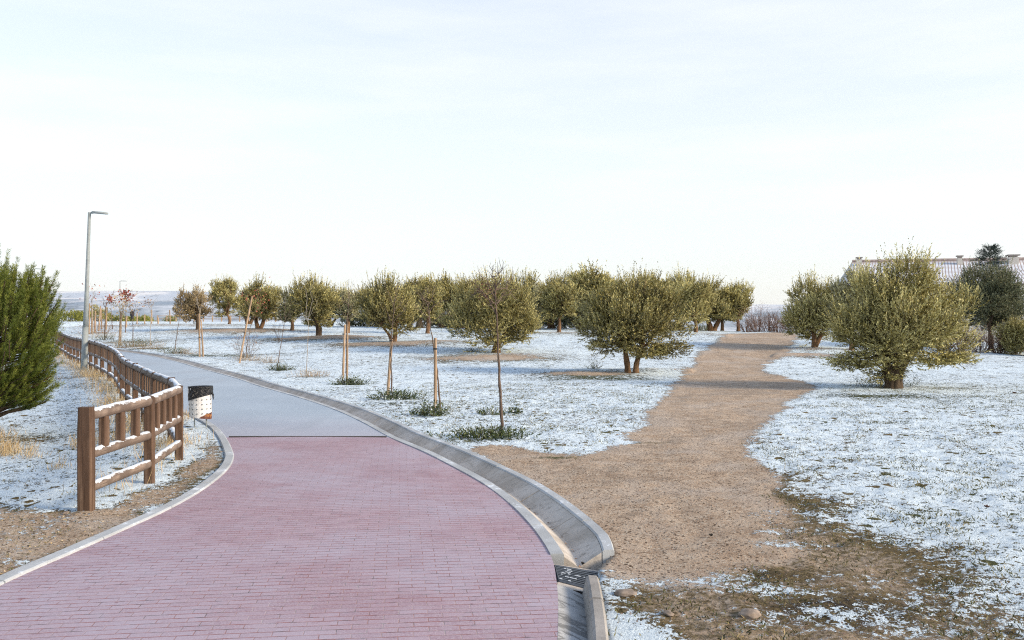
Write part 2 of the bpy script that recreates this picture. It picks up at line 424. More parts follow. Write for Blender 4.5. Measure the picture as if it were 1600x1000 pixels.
M = {}
M['ground'] = mat_ground(); M['pavers'] = mat_pavers(); M['asphalt'] = mat_asphalt()
M['kerb'] = mat_concrete('kerb_concrete', (.36, .38, .39), (.47, .50, .52), .35, snow=.05)
M['gutter'] = mat_concrete('gutter_concrete', (.40, .355, .30), (.58, .535, .48), .8)
M['channel'] = mat_concrete('damp_concrete', (.33, .33, .32), (.46, .47, .47), .3, wet=.75)
M['darkkerb'] = mat_concrete('weathered_kerb', (.27, .255, .235), (.40, .38, .355), .5)
M['wood'] = mat_wood('weathered_brown_wood', (.115, .068, .044), (.215, .145, .100), snow=False)
M['rail'] = mat_wood('round_rail_with_snow', (.20, .15, .12), (.32, .25, .20), snow=True, along='X')
M['stake'] = mat_wood('pale_stake_wood', (.43, .295, .185), (.58, .43, .30), snow=False)
M['greywood'] = mat_wood('grey_rail_wood', (.28, .21, .16), (.42, .34, .27), snow=True, along='X')
M['olive'] = mat_leaf('olive_leaves', (.042, .037, .009), (.265, .22, .05), (.74, .67, .29), (.36, .33, .17))
M['olive_pale'] = mat_leaf('pale_olive_leaves', (.08, .075, .03), (.29, .265, .12), (.68, .64, .38), (.40, .39, .26))
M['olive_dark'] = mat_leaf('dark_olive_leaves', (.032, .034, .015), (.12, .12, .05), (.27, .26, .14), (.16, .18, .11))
M['tan_leaf'] = mat_leaf('withering_tan_leaves', (.17, .12, .05), (.38, .29, .15), (.56, .46, .28), (.35, .28, .17))
M['pine'] = mat_leaf('pine_needles', (.022, .036, .006), (.095, .125, .016), (.30, .32, .06), (.11, .14, .025), .15)
M['spruce'] = mat_leaf('spruce_needles', (.010, .022, .015), (.028, .048, .034), (.07, .10, .08), (.04, .06, .05), .1)
M['bush'] = mat_leaf('bright_bush_leaves', (.08, .09, .014), (.24, .25, .035), (.45, .43, .09), (.22, .23, .07))
M['weed'] = mat_leaf('green_weed_leaves', (.018, .030, .008), (.06, .085, .026), (.15, .17, .07), (.10, .13, .05), snowy=True)
M['red_leaf'] = mat_leaf('red_autumn_leaves', (.13, .025, .018), (.28, .07, .045), (.46, .19, .12), (.45, .12, .07))
M['rust_leaf'] = mat_leaf('rusty_dry_leaves', (.13, .065, .04), (.27, .15, .095), (.42, .28, .18), (.28, .16, .10))
M['straw'] = mat_leaf('dry_straw', (.30, .19, .08), (.52, .37, .18), (.70, .56, .34), (.50, .38, .22))
M['blade'] = mat_leaf('winter_grass_blades', (.030, .038, .010), (.11, .115, .035), (.38, .30, .15), (.16, .15, .06))
M['olive_bark'] = mat_bark('olive_bark', (.17, .10, .055), (.32, .20, .12))
M['olive_bark_dark'] = mat_bark('dark_olive_bark', (.085, .06, .04), (.19, .14, .095))
M['sapling_bark'] = mat_bark('sapling_bark', (.15, .11, .085), (.27, .21, .17), 3)
M['pale_bark'] = mat_bark('pale_sapling_bark', (.38, .33, .27), (.55, .49, .42), 3)
M['red_bark'] = mat_bark('reddish_twigs', (.17, .105, .08), (.30, .20, .15), 3)
M['galv'] = mat_plain('galvanised_steel', (.27, .30, .30), .6, 0.0, .15, 5)
M['dark_metal'] = mat_plain('dark_iron', (.11, .125, .145), .45, .5)
M['black_tie'] = mat_plain('black_rubber_tie', (.02, .02, .02), .6)
M['rock'] = mat_plain('pale_rock', (.28, .225, .18), .9, 0, .4, 14)
M['litter'] = mat_plain('dry_brown_leaves', (.13, .06, .035), .9, 0, .5, 30)
M['joint'] = mat_plain('dark_joint', (.06, .055, .05), .9)

# ------------------------------------------------------------------ layout curves (metres)
L_IN = [(-3.55, 1.2), (-3.50, 4), (-3.46, 6.14), (-3.38, 7.0), (-3.31, 7.8), (-3.25, 8.6), (-3.26, 9.6), (-3.38, 10.75), (-3.58, 11.7), (-3.84, 12.5), (-4.45, 14.1),
        (-5.07, 15.5), (-5.8, 16.85), (-7.2, 19.2), (-9.2, 22.6), (-11.15, 26.2), (-13.2, 29.7), (-15.7, 34.0), (-19.0, 40.0), (-27, 47.5), (-36, 56), (-50, 67)]
R_IN = [(-.02, 1.2), (.17, 4), (.256, 5.12), (.295, 5.82), (.307, 6.3), (.303, 6.84), (.24, 7.44), (.137, 8.1), (-.038, 8.95), (-.277, 9.85), (-.654, 10.94), (-1.2, 12.37),
        (-1.86, 13.9), (-2.6, 15.9), (-3.37, 17.8), (-4.3, 19.8), (-5.43, 22.0), (-6.77, 24.5), (-8.5, 27.9), (-10.9, 31.9), (-13.3, 35.7), (-16.1, 39.2), (-20.2, 43.8), (-26, 50), (-35, 59.5), (-49, 71)]
FENCE = [(-3.99, 8.53), (-4.0, 10.04), (-4.28, 11.7), (-4.70, 12.75), (-5.35, 13.9), (-6.15, 15.4), (-7.2, 17.4), (-8.5, 19.9), (-10.15, 23.3), (-12.3, 27), (-14.6, 31), (-16.9, 35), (-19.8, 40), (-23.3, 45.5), (-29, 51)]

def curve2(pts, step): return [Vector((p.x, p.y, 0)) for p in resample([(a, b, 0) for a, b in pts], step)]
def offset(C, d):
    """Moved sideways, d > 0 to the right of travel."""
    out = []
    for i, p in enumerate(C):
        t = (C[min(i + 1, len(C) - 1)] - C[max(i - 1, 0)]).normalized(); out.append(p + Vector((t.y, -t.x, 0)) * (d if not callable(d) else d(p)))
    return out
LC, RC = curve2(L_IN, .25), curve2(R_IN, .25)
GUT_END = 6.62
RCa = [p for p in RC if p.y >= GUT_END + .12]           # gutter above the grate
RCb = [p for p in RC if p.y <= GUT_END - .32]           # channel below it
TOT = .56
def wtot(p): return TOT * float(np.interp(p.y, [6.6, 6.85, 7.1, 7.5, 8.2], [.74, .86, .93, 1.02, 1.0]))
RO = offset(RCa, wtot)
hard = [(p.x, p.y) for p in offset(LC, -.07)] + [(p.x, p.y) for p in reversed([q + (RCa[i] - q).normalized() * .05 for i, q in enumerate(RO)])] + [(.60, 6.6), (.57, 6.3), (.50, 5.06), (.42, 4), (.20, 1.2)]
hard = hard[::1]

# dirt footpath and bare patches, taken as ground points
def G(px, py): h = hit(px, py); return (h.x, h.y)
DIRT = [G(*p) for p in [(1150, 521), (1128, 534), (1104, 552), (1086, 576), (1074, 592), (1044, 622), (1022, 652), (1004, 676), (985, 695), (930, 712), (850, 708), (745, 697), (815, 738), (905, 800),
        (950, 850), (968, 885), (1000, 905), (1080, 890), (1150, 860), (1165, 800), (1175, 760), (1160, 720), (1152, 690), (1190, 655), (1232, 622), (1262, 602), (1205, 586), (1184, 574), (1200, 562), (1222, 545), (1232, 533), (1235, 521)]]
DIRT = [(p.x, p.y) for p in resample([(a, b, 0) for a, b in DIRT + DIRT[:1]], .7)][:-1]
PATCHY = [G(*p) for p in [(940, 880), (1120, 850), (1160, 750), (1180, 735), (1240, 765), (1285, 785), (1280, 808), (1370, 835), (1450, 868), (1520, 915), (1700, 935), (1720, 1010)]] + [(3.2, 3.2), (.55, 3.2), (.62, 6.2)]
LEFTB = [G(*p) for p in [(-90, 800), (0, 786), (60, 800), (128, 800), (180, 788), (255, 752), (315, 712), (330, 690), (345, 700), (350, 722), (300, 766), (200, 822), (0, 910), (-90, 940)]]

BLOBS = []   # x, y, rx, ry, dcov, dsoil, dgreen, ddark
def blob(px, py, rx, ry, cov=0, soil=0, g=0, dk=0): h = hit(px, py); BLOBS.append((h.x, h.y, rx, ry, cov, soil, g, dk))
for a in [(1110, 905, .36, .26, .50), (1060, 925, .45, .16, .22), (1210, 925, .35, .12, .50), (1275, 965, .55, .24, .32, 0, 0, 1.0), (1330, 950, .5, .25, .10, -.3, 0, 1.0), (1190, 900, .4, .18, -.1, -.2, 0, .6),
          (975, 985, .16, .5, .62), (1010, 1000, .25, .16, .55), (1170, 985, .3, .15, .18), (1215, 852, .4, .16, .50), (1480, 945, .6, .2, .20), (1540, 985, .7, .25, .30), (1600, 950, .6, .3, .18), (1430, 990, .4, .12, .14), (1390, 925, .5, .12, .14), (1130, 960, .5, .12, .12), (1020, 905, .3, .12, .10), (1300, 905, .5, .12, .3), (1180, 800, .5, .14, .35), (1260, 830, .5, .12, .3),
          (1225, 670, .5, .35, .22), (1175, 745, .5, .18, -.05), (1225, 745, .8, .4, -.22, -.05), (1290, 730, .5, .3, -.30, .15), (1200, 770, .5, .4, -.1, -.25), (1180, 730, .4, .3, .0, -.3), (1240, 795, 1.0, .25, -.12), (1150, 690, .7, .5, -.15),
          (1400, 862, 1.0, .18, -.18), (1330, 720, .4, .2, -.3, .3), (870, 716, .50, .22, .72, -.6, .3), (1020, 690, .9, .25, .42, -.5), (900, 700, .8, .2, .2), (960, 690, .5, .2, .2, 0, .5),
          (1375, 620, 1.5, .6, -.60, -.1, 1.2), (1260, 612, 1.4, .5, -.25, .1, .5), (1490, 607, 1.2, .35, -.35, .5), (1530, 775, .6, .2, -.25, 0, .9), (1390, 662, .5, .25, -.25, 0, .9),
          (940, 592, 2.0, .8, -.45, 0, .9), (915, 586, 1.5, .9, -.85, 1.0), (1010, 580, 2.2, .7, -.25, .6), (765, 562, 2.4, 1.1, -.95, 1.0), (800, 556, 2.6, .9, -.3, .6), (598, 539, 2.2, 1.2, -.9, 1.0),
          (490, 530, 2.8, 1.1, -.8, .8), (545, 528, 2.0, .8, -.35, .6), (405, 518, 3.0, 1.5, -.5, .7), (345, 517, 3.0, 2.0, -.5, .7), (700, 535, 2.0, 1.0, -.4, .6), (873, 522, 2, 1, -.4, .6),
          (1273, 547, 2.2, .9, -.45, .8), (1235, 556, 2.2, .9, -.9, 1.0), (1100, 524, 3.5, 1.0, -.25, .6), (670, 562, .4, .3, -.3, .5), (730, 688, .9, .25, -.30, 0, .7), (560, 610, 1.2, .6, -.12, 0, .5),
          (620, 632, 1.0, .4, -.2, 0, .7), (350, 556, 3.0, .8, -.3, .2, .6), (490, 590, 1.0, .5, -.25, .3, .2), (230, 545, 2.5, 1.0, -.4, .3, .5), (190, 535, 3.0, 1.4, -.4, .5, .2), (250, 520, 6, 2.2, -.12, .3),
          (200, 510, 12, 3.5, -.42, .8), (280, 508, 8, 4, -.3, .6), (265, 680, .5, 1.2, .35), (205, 752, .55, .35, .50, -.4), (290, 705, .45, .5, .35), (95, 790, .5, .3, .30), (150, 770, .5, .35, .3),
          (20, 690, .9, .7, -.25, 0, 0), (180, 640, 1.4, 1.2, -.12, 0, 0), (230, 600, 1.6, 1.6, -.25, 0, .2), (170, 586, 1.5, 1.5, -.25), (110, 568, 2.5, 1.5, -.2), (130, 860, .30, .12, .1), (240, 795, .22, .12, .35), (55, 880, .4, .1, .35),
          (1500, 560, 3.0, 1.5, -.08), (1560, 590, 3, 1, -.08), (1585, 540, 3, 1.0, -.2)]:
    blob(*a)

# ------------------------------------------------------------------ ground sheet
def axis(lo, n0, n1, hi, s, gl, gr, far):
    mid = list(np.arange(n0, n1, s)); a = [mid[0]]; st = s
    while a[-1] > lo: st *= 1 + gl; a.append(a[-1] - st)
    while a[-1] > -far: st *= 1.22; a.append(a[-1] - st)
    b = [mid[-1]]; st = s
    while b[-1] < hi: st *= 1 + gr; b.append(b[-1] + st)
    while b[-1] < far: st *= 1.22; b.append(b[-1] + st)
    return np.array(a[:0:-1] + mid + b[1:])
xs = axis(-55, -5.0, 6.5, 60, .042, .010, .016, 9500)
ys = axis(-20, 4.3, 14.5, 140, .042, .06, .0105, 9500)
X, Y = np.meshgrid(xs, ys)
Z = base_z(X, Y)
near = (Y > 0) & (Y < 85) & (np.abs(X) < 70)
hd = np.full(X.shape, 99.0); hd[near] = sdf(hard, X[near], Y[near])
dd = np.full(X.shape, 99.0); dd[near] = sdf(DIRT, X[near], Y[near])
pd = np.full(X.shape, 99.0); pd[near] = sdf(PATCHY, X[near], Y[near])
lb = np.full(X.shape, 99.0); lb[near] = sdf(LEFTB, X[near], Y[near])
rough = sstep(.02, .4, dd) * .75 + .25
det = sstep(40, 16, Y)
Z += (fbm(X * 1.1, Y * 1.1, 3, 2.0) * .07 + det * fbm(X * 7, Y * 7, 3, 9.0) * .055 * rough + det * np.abs(fbm(X * 16, Y * 16, 2, 4.0)) * .03 * rough) * sstep(-.02, .5, hd) * (np.abs(Y) < 150)
Z -= .012 * sstep(.3, -.3, dd)
Z += det * sstep(.1, -.5, dd) * (fbm(X * 3.1, Y * 1.6, 4, 51.0) * .035 + np.abs(fbm(X * 9, Y * 9, 2, 57.0)) * .02)
cov = .83 + .26 * fbm(X * .35, Y * .35, 4, 20.0)
soil = np.full(X.shape, .06); grs = .48 + .6 * fbm(X * .6, Y * .6, 3, 31.0); dark = np.zeros(X.shape)
wob = fbm(X * 1.4, Y * 1.4, 5, 41.0) * .75
def put(d, w, c, so, g=None, out=0.0):
    global cov, soil, grs
    t = sstep(w, -w, d + wob * (w * 1.6 + .12))
    cov = cov * (1 - t) + c * t; t = sstep(w, -w, d - out + wob * (w * 1.6 + .12)); soil = soil * (1 - t) + so * t
    if g is not None: grs = grs * (1 - t) + g * t
put(pd, .50, .06, .50, .24)
put(lb, .16, .20, .62, .45)
put(dd, .24 + .008 * np.clip(Y, 0, 60), -.9, 1.0, out=.30)
for bx, by, rx, ry, dc, ds, dg, dk in BLOBS:
    msk = (np.abs(X - bx) < rx * 3) & (np.abs(Y - by) < ry * 3)
    g = np.exp(-(((X[msk] - bx) / rx) ** 2 + ((Y[msk] - by) / ry) ** 2))
    cov[msk] += dc * g; soil[msk] += ds * g; grs[msk] += dg * g; dark[msk] += dk * g
    if ds > .55 and dc < 0: Z[msk] += .10 * g * (dd[msk] > 0)
# trodden soil just outside the gutter kerb, broken snow hugging the left kerb
Z -= .34 * sstep(.02, -.02, hd)
ny, nx = X.shape
idx = np.arange(nx * ny).reshape(ny, nx)
Q = np.stack([idx[:-1, :-1], idx[:-1, 1:], idx[1:, 1:], idx[1:, :-1]], -1).reshape(-1, 4)
me = np_mesh('ground', np.stack([X, Y, Z], -1).reshape(-1, 3), Q, True, dict(cov=cov.ravel(), soil=soil.ravel(), grs=grs.ravel(), dark=dark.ravel()))
tag(link('ground', me, None, [M['ground']]), 'snow dusted ground with bare brown patches around the paths', kind='structure')
GI = (xs, ys, Z)
def gsurf(x, y):
    """Height of the built ground sheet."""
    i = int(np.clip(np.searchsorted(xs, x) - 1, 0, nx - 2)); j = int(np.clip(np.searchsorted(ys, y) - 1, 0, ny - 2))
    tx = (x - xs[i]) / (xs[i + 1] - xs[i]); ty = (y - ys[j]) / (ys[j + 1] - ys[j])
    return float((Z[j, i] * (1 - tx) + Z[j, i + 1] * tx) * (1 - ty) + (Z[j + 1, i] * (1 - tx) + Z[j + 1, i + 1] * tx) * ty)
def gsurf_np(x, y):
    i = np.clip(np.searchsorted(xs, x) - 1, 0, nx - 2); j = np.clip(np.searchsorted(ys, y) - 1, 0, ny - 2)
    tx = (x - xs[i]) / (xs[i + 1] - xs[i]); ty = (y - ys[j]) / (ys[j + 1] - ys[j])
    return (Z[j, i] * (1 - tx) + Z[j, i + 1] * tx) * (1 - ty) + (Z[j + 1, i] * (1 - tx) + Z[j + 1, i + 1] * tx) * ty
def gfield(A, x, y):
    return A[np.clip(np.searchsorted(ys, y), 0, ny - 1), np.clip(np.searchsorted(xs, x), 0, nx - 1)]

# ------------------------------------------------------------------ paved path
def strip_mesh(name, rows, mats, kind='structure', label=None, smooth=False):
    """rows: list of equally long point lists."""
    n = len(rows[0]); V = [tuple(p) for r in rows for p in r]
    Fq = [(i * n + k, i * n + k + 1, (i + 1) * n + k + 1, (i + 1) * n + k) for i in range(len(rows) - 1) for k in range(n - 1)]
    me = bpy.data.meshes.new(name); me.from_pydata(V, [], Fq); me.update()
    if smooth: me.polygons.foreach_set('use_smooth', [True] * len(Fq))
    o = link(name, me, None, mats); tag(o, label, kind=kind); return o
JOINT_Y = 13.92
def xat(C, y):
    for a, b in zip(C, C[1:]):
        if a.y <= y <= b.y: return a.x + (b.x - a.x) * (y - a.y) / (b.y - a.y)
rows = []
for y in np.arange(1.3, JOINT_Y + .001, (JOINT_Y - 1.3) / 100):
    a, b = xat(LC, y), xat(RC, y)
    rows.append([(a + (b - a) * t, y, .004 + .012 * math.sin(math.pi * t)) for t in np.linspace(0, 1, 14)])
strip_mesh('path', rows, [M['pavers']], label='pink brick paved path in the foreground')
La = [Vector((xat(LC, JOINT_Y), JOINT_Y, 0))] + [p for p in LC if p.y > JOINT_Y + .1]; Ra = [Vector((xat(RC, JOINT_Y), JOINT_Y, 0))] + [p for p in RC if p.y > JOINT_Y + .1]
def evenly(C, n):
    P = [tuple(p) for p in C]; L = np.r_[0, np.cumsum([math.dist(a, b) for a, b in zip(P, P[1:])])]; A = np.array(P)
    s = np.linspace(0, 1, n) ** 1.25 * L[-1]
    return [Vector((np.interp(v, L, A[:, 0]), np.interp(v, L, A[:, 1]), 0)) for v in s]
nA = 260; Le, Re = evenly(La, nA), evenly(Ra, nA)
rows = []
for a, b in zip(Le, Re):
    r = []
    for t in np.linspace(0, 1, 9):
        p = a.lerp(b, t); r.append((p.x, p.y, gz(p.x, p.y) + .004 + .015 * math.sin(math.pi * t)))
    rows.append(r)
strip_mesh('road', rows, [M['asphalt']], label='frosty grey asphalt stretch of the path curving away to the left')
# dark joint line between pavers and asphalt
mb = MB(); a, b = xat(LC, JOINT_Y), xat(RC, JOINT_Y)
mb.box(((a + b) / 2, JOINT_Y, .016), (b - a - .1, .022, .016))
tag(mb.build('path_joint_strip', M['joint']), 'dark joint line between pink pavers and asphalt', kind='structure')

def kerb(name, C, prof, mats, seg=1.0, label=None, gap=.012, smooth=False, base=True):
    """Sweep a cross profile (offset to the right, height, material) along a line in stones with dark gaps."""
    fine = C; mb = MB()
    acc = 0; cur = [fine[0]]; pieces = []
    for p, q in zip(fine, fine[1:]):
        cur.append(q); acc += (q - p).length
        if acc >= seg: pieces.append(cur); cur = [q]; acc = 0
    if len(cur) > 1: pieces.append(cur)
    nrm = {}
    for i, p in enumerate(fine):
        t = (fine[min(i + 1, len(fine) - 1)] - fine[max(i - 1, 0)]).normalized(); nrm[tuple(p)] = Vector((t.y, -t.x, 0))
    for pc in pieces:
        pts = [p.copy() for p in pc]; ns = [nrm[tuple(p)] for p in pc]
        g = gap if pts[0].y < 30 else 0
        if g: pts[0] = pts[0].lerp(pts[1], g / max(.02, (pts[1] - pts[0]).length))
        k = len(prof); vs = []; fs = []; dz = random.uniform(-.003, .003)
        for p, n_, orig in zip(pts, ns, pc):
            sc = wtot(orig) / TOT if 'gutter' in name or 'outer' in name else 1
            zz = gz(p.x, p.y) if base else 0
            for (o, h) in prof: vs.append((p.x + n_.x * o * sc, p.y + n_.y * o * sc, zz + h + dz))
        for i in range(len(pts) - 1):
            for j in range(k - 1): fs.append((i * k + j, i * k + j + 1, (i + 1) * k + j + 1, (i + 1) * k + j))
        fs += [tuple(range(k - 1, -1, -1)), tuple((len(pts) - 1) * k + j for j in range(k))]
        mb.add(vs, fs)
    return tag(mb.build(name, mats, smooth=smooth), label, kind='structure')
def rev(pf): return [(-o, h) for o, h in pf][::-1]
kerb('kerb', LC, rev([(.0, -.3), (.0, .016), (.012, .024), (.105, .026), (.118, .014), (.118, -.35)]), M['kerb'], 1.0, 'pale concrete edging along the left side of the path')
kerb('kerb', RCa, [(.0, -.3), (.0, .014), (.10, .012), (.104, 0), (.104, -.3)], M['kerb'], 1.0, 'flush pale concrete edging between path and gutter')
kerb('gutter_kerb', RCa, [(.100, -.35), (.106, -.004), (.17, -.045), (.240, -.092), (.262, -.088), (.38, -.022), (.452, .016), (.455, -.35)], M['gutter'], 1.05, 'brown stained concrete V shaped gutter beside the path', gap=.016)
kerb('outer_kerb', RCa, [(.456, -.35), (.456, .022), (.468, .034), (.548, .036), (.56, .02), (.56, -.4)], M['kerb'], 1.0, 'frosted concrete kerb on the outer side of the gutter')
# lower channel and its raised kerb, nearest the camera
kerb('channel_kerb', RCb, [(.0, -.35), (.0, .004), (.02, -.002), (.105, -.035), (.172, -.065), (.176, -.35)], M['channel'], 1.3, 'damp grey concrete channel at the bottom of the gutter', gap=.006)
kerb('raised_kerb', RCb, [(.166, -.35), (.172, -.066), (.198, .046), (.214, .062), (.268, .060), (.284, .036), (.286, -.4)], M['darkkerb'], .62, 'weathered raised kerb stones beside the damp channel', gap=.012)

# drain grate
g0 = empty('drain_grate', (0, 0, 0), 'dark iron drain grate with snow in its slots at the end of the gutter', 'drain grate')
Pq = [Vector((.315, 6.70, -.012)), Vector((.625, 6.66, -.055)), Vector((.545, 6.27, -.055)), Vector((.325, 6.32, -.012))]
def quadpt(u, v): return Pq[0].lerp(Pq[1], u).lerp(Pq[3].lerp(Pq[2], u), v)
mb = MB()
for a, b in ((0, 1), (1, 2), (2, 3), (3, 0)): mb.tube([Pq[a], Pq[b]], .012, 4)
mb.build('frame', M['dark_metal'], g0)
for k in range(9):
    mb = MB(); v = (k + .6) / 9.2
    a, b = quadpt(.02, v), quadpt(.98, v); mb.box((a + b) / 2, ((b - a).length, .017, .022), math.atan2(b.y - a.y, b.x - a.x), mtx=Vector((1, 0, 0)).rotation_difference((b - a).normalized()).to_matrix())
    mb.build('bar', M['dark_metal'], g0)
mb = MB(); mb.add([p + Vector((0, 0, -.06)) for p in Pq], [(3, 2, 1, 0)]); mb.build('sump', M['joint'], g0)
mb = MB()
for k in range(20):
    u = min(.9, max(.03, random.gauss(.30, .17))); v = (random.randrange(9) + .6) / 9.2; a, b = quadpt(u, v), quadpt(min(.97, u + random.uniform(.03, .14)), v)
    mb.box((a + b) / 2 + Vector((0, 0, .0125)), ((b - a).length, random.uniform(.004, .009), .005), mtx=Vector((1, 0, 0)).rotation_difference((b - a).normalized()).to_matrix())
ms_ = N('snow', .7, .3).done(SNOW); M['snow'] = ms_
mb.build('frost', M['snow'], g0)['kind'] = 'stuff'
mb = MB()   # concrete seat round the grate, joining gutter and channel
lip = [Vector((.29, 6.80, -.02)), Vector((.66, 6.80, -.075)), Vector((.64, 6.2, -.075)), Vector((.30, 6.2, -.02))]
mb.add([Pq[i] + Vector((0, 0, -.004)) for i in range(4)] + lip, [(0, 1, 5, 4), (1, 2, 6, 5), (2, 3, 7, 6), (3, 0, 4, 7)])
tag(mb.build('drain_kerb', M['gutter']), 'concrete seat around the drain grate', kind='structure')

# ------------------------------------------------------------------ fence
def rail_mesh(name, A, B, r, parent, mat, snow_h=.009, n=12):
    d = B - A; L = d.length; m = max(2, int(L / .06)); R = Vector((1, 0, 0)).rotation_difference(d.normalized()).to_matrix()
    V = []; Fq = []; sd = random.uniform(0, 90)
    for i in range(m + 1):
        x = L * i / m
        for k in range(n):
            th = 2 * math.pi * k / n; up = max(0, math.sin(th))
            rr = r * (1 + .05 * mnoise.noise(Vector((x * 1.5 + sd, th, 0)))) + snow_h * up * (.8 + 1.3 * mnoise.noise(Vector((x * 9 + sd, th * 1.5, 2))))
            V.append((x, -math.cos(th) * rr, math.sin(th) * rr))
    for i in range(m):
        for k in range(n): Fq.append((i * n + k, i * n + (k + 1) % n, (i + 1) * n + (k + 1) % n, (i + 1) * n + k)[::-1])
    Fq += [tuple(range(n)), tuple(m * n + k for k in range(n - 1, -1, -1))]
    me = bpy.data.meshes.new(name); me.from_pydata(V, [], Fq); me.polygons.foreach_set('use_smooth', [True] * (len(Fq) - 2) + [False] * 2); me.materials.append(mat); me.update()
    o = bpy.data.objects.new(name, me); COL.objects.link(o); o.location = A; o.rotation_euler = R.to_euler(); o.parent = parent
    return o
def upright(name, p, z0, z1, w, t, rz, parent, mat, bev=.012, lean=(0, 0)):
    mb = MB(); h = z1 - z0; n = 5; vs = []; fs = []
    prof = [(-w + bev, -t), (w - bev, -t), (w, -t + bev), (w, t - bev), (w - bev, t), (-w + bev, t), (-w, t - bev), (-w, -t + bev)]
    for i in range(n + 1):
        s = 1 if i < n else .9; z = h * i / n
        for x, y in prof: vs.append((x * s + lean[0] * z + random.uniform(-.002, .002), y * s + lean[1] * z, z))
    for i in range(n):
        for k in range(8): fs.append((i * 8 + k, i * 8 + (k + 1) % 8, (i + 1) * 8 + (k + 1) % 8, (i + 1) * 8 + k))
    fs += [tuple(range(7, -1, -1)), tuple(n * 8 + k for k in range(8))]
    mb.add(vs, fs); o = mb.build(name, mat, parent); o.location = (p.x, p.y, z0); o.rotation_euler.z = rz; return o
fc = [Vector((-3.99, 8.53, 0)), Vector((-4.0, 10.04, 0)), Vector((-4.28, 11.7, 0))]
rest = curve2(FENCE[2:], 1.62); fc += rest[1:]
fence = empty('wooden_fence', (fc[0].x, fc[0].y, 0), 'brown wooden fence with round snowy rails curving along the left edge of the path', 'fence')
fo = Vector((fc[0].x, fc[0].y, 0)); nb = 0; extra = MB(); extra_t = []
hs = [gz(p.x, p.y) for p in fc]
for i, p in enumerate(fc):
    q = fc[min(i + 1, len(fc) - 1)]; pr = fc[max(i - 1, 0)]; rz = math.atan2(q.y - pr.y, q.x - pr.x)
    # the near end post is a little wider and stands square to the panel
    upright('post', p - fo, hs[i] - .15, hs[i] + (.985 if i == 0 else .96 + random.uniform(-.01, .02)), (.052 if i else .055), (.050 if i else .066), rz, fence, M['wood'])
    if i == len(fc) - 1: break
    dirv = (q - p).normalized(); ga, gb = hs[i], hs[i + 1]
    for hgt, r in ((.905, .054), (.53, .046), (.215, .046)):
        rail_mesh('rail', Vector((p.x, p.y, ga + hgt)) - fo + dirv * .05, Vector((q.x, q.y, gb + hgt)) - fo - dirv * .045, r, fence, M['rail'])
    L = (q - p).length; nbal = 3 if i == 0 else 4
    for k in range(nbal):
        t = (k + 1) / (nbal + 1); c = p.lerp(q, t) - fo; zg = ga + (gb - ga) * t
        if nb < 96: upright('baluster', c, zg + .545, zg + .885, .055, .033, rz, fence, M['wood'], .008)
        else: extra.box((c.x, c.y, zg + .71), (.1, .045, .33), rz)
        nb += 1
if extra.v:
    e = extra.build('baluster', M['wood'], fence); tag(e, kind='stuff')

# ------------------------------------------------------------------ litter bin
bin_b = hit(310, 667); bx, by = -5.22, 15.25; bz = gsurf(bx, by)
mwhite = N('white_bin_enamel', .45, .5)
sp = mwhite.new('ShaderNodeSeparateXYZ'); mwhite.l(mwhite.coord(), sp.inputs[0])
nz = mwhite.noise(9, 5, .7)
rust = mwhite.smooth(mwhite.math('ADD', mwhite.math('MULTIPLY_ADD', sp.outputs[0], 1.1, mwhite.math('MULTIPLY', sp.outputs[2], -2.3)), mwhite.math('MULTIPLY_ADD', nz, .25, -.12)), .02, .05)
col = mwhite.mix(mwhite.smooth(nz, .3, .7), (.62, .60, .57), (.74, .73, .71))
col = mwhite.mix(rust, col, mwhite.ramp(nz, [(.35, (.04, .014, .008)), (.6, (.13, .035, .012)), (.72, (.5, .22, .03))]))
M['bin'] = mwhite.done(col)
bag = N('black_bag_plastic', .28, .5); bn = bag.noise(16, 4, .6, dist=1.2)
M['bag'] = bag.done((.012, .012, .013), bag.bump(bn, 1.0, .05))
lb_ = empty('litter_bin', (bx, by, bz), 'white perforated litter bin with rusted bottom and black bag beside the fence', 'litter bin')
R_, H0, H1 = .19, .17, .67
body = MB(); n = 28; vs = []; fs = []
for i in range(7):
    z = H0 + (H1 - H0) * i / 6
    for k in range(n): th = 2 * math.pi * k / n; rr = R_ * (.96 + .04 * i / 6); vs.append((math.cos(th) * rr, math.sin(th) * rr * .86, z - H0 - (.03 * math.cos(th) if i == 0 else 0)))
for i in range(6):
    for k in range(n): fs.append((i * n + k, i * n + (k + 1) % n, (i + 1) * n + (k + 1) % n, (i + 1) * n + k))
fs.append(tuple(range(n - 1, -1, -1))); body.add(vs, fs)
for i in range(6):
    for k in range(14):
        th = 2 * math.pi * (k + .5) / 14; z = .07 + i * .077; rr = R_ * .985 + .004; c = Vector((math.cos(th) * rr, math.sin(th) * rr * .86, z))
        tx = Vector((-math.sin(th), math.cos(th), 0)); pts = [c + tx * math.cos(a) * .011 + Vector((0, 0, math.sin(a) * .011)) for a in np.linspace(0, 2 * math.pi, 9)[:-1]]
        body.add(pts, [tuple(range(8))], 1)
bo = body.build('bin_body', [M['bin'], M['dark_metal']], lb_, smooth=False); bo.location = (0, 0, H0); bo.rotation_euler = (0, math.radians(-1.5), 0)
bagm = MB(); vs = []; fs = []
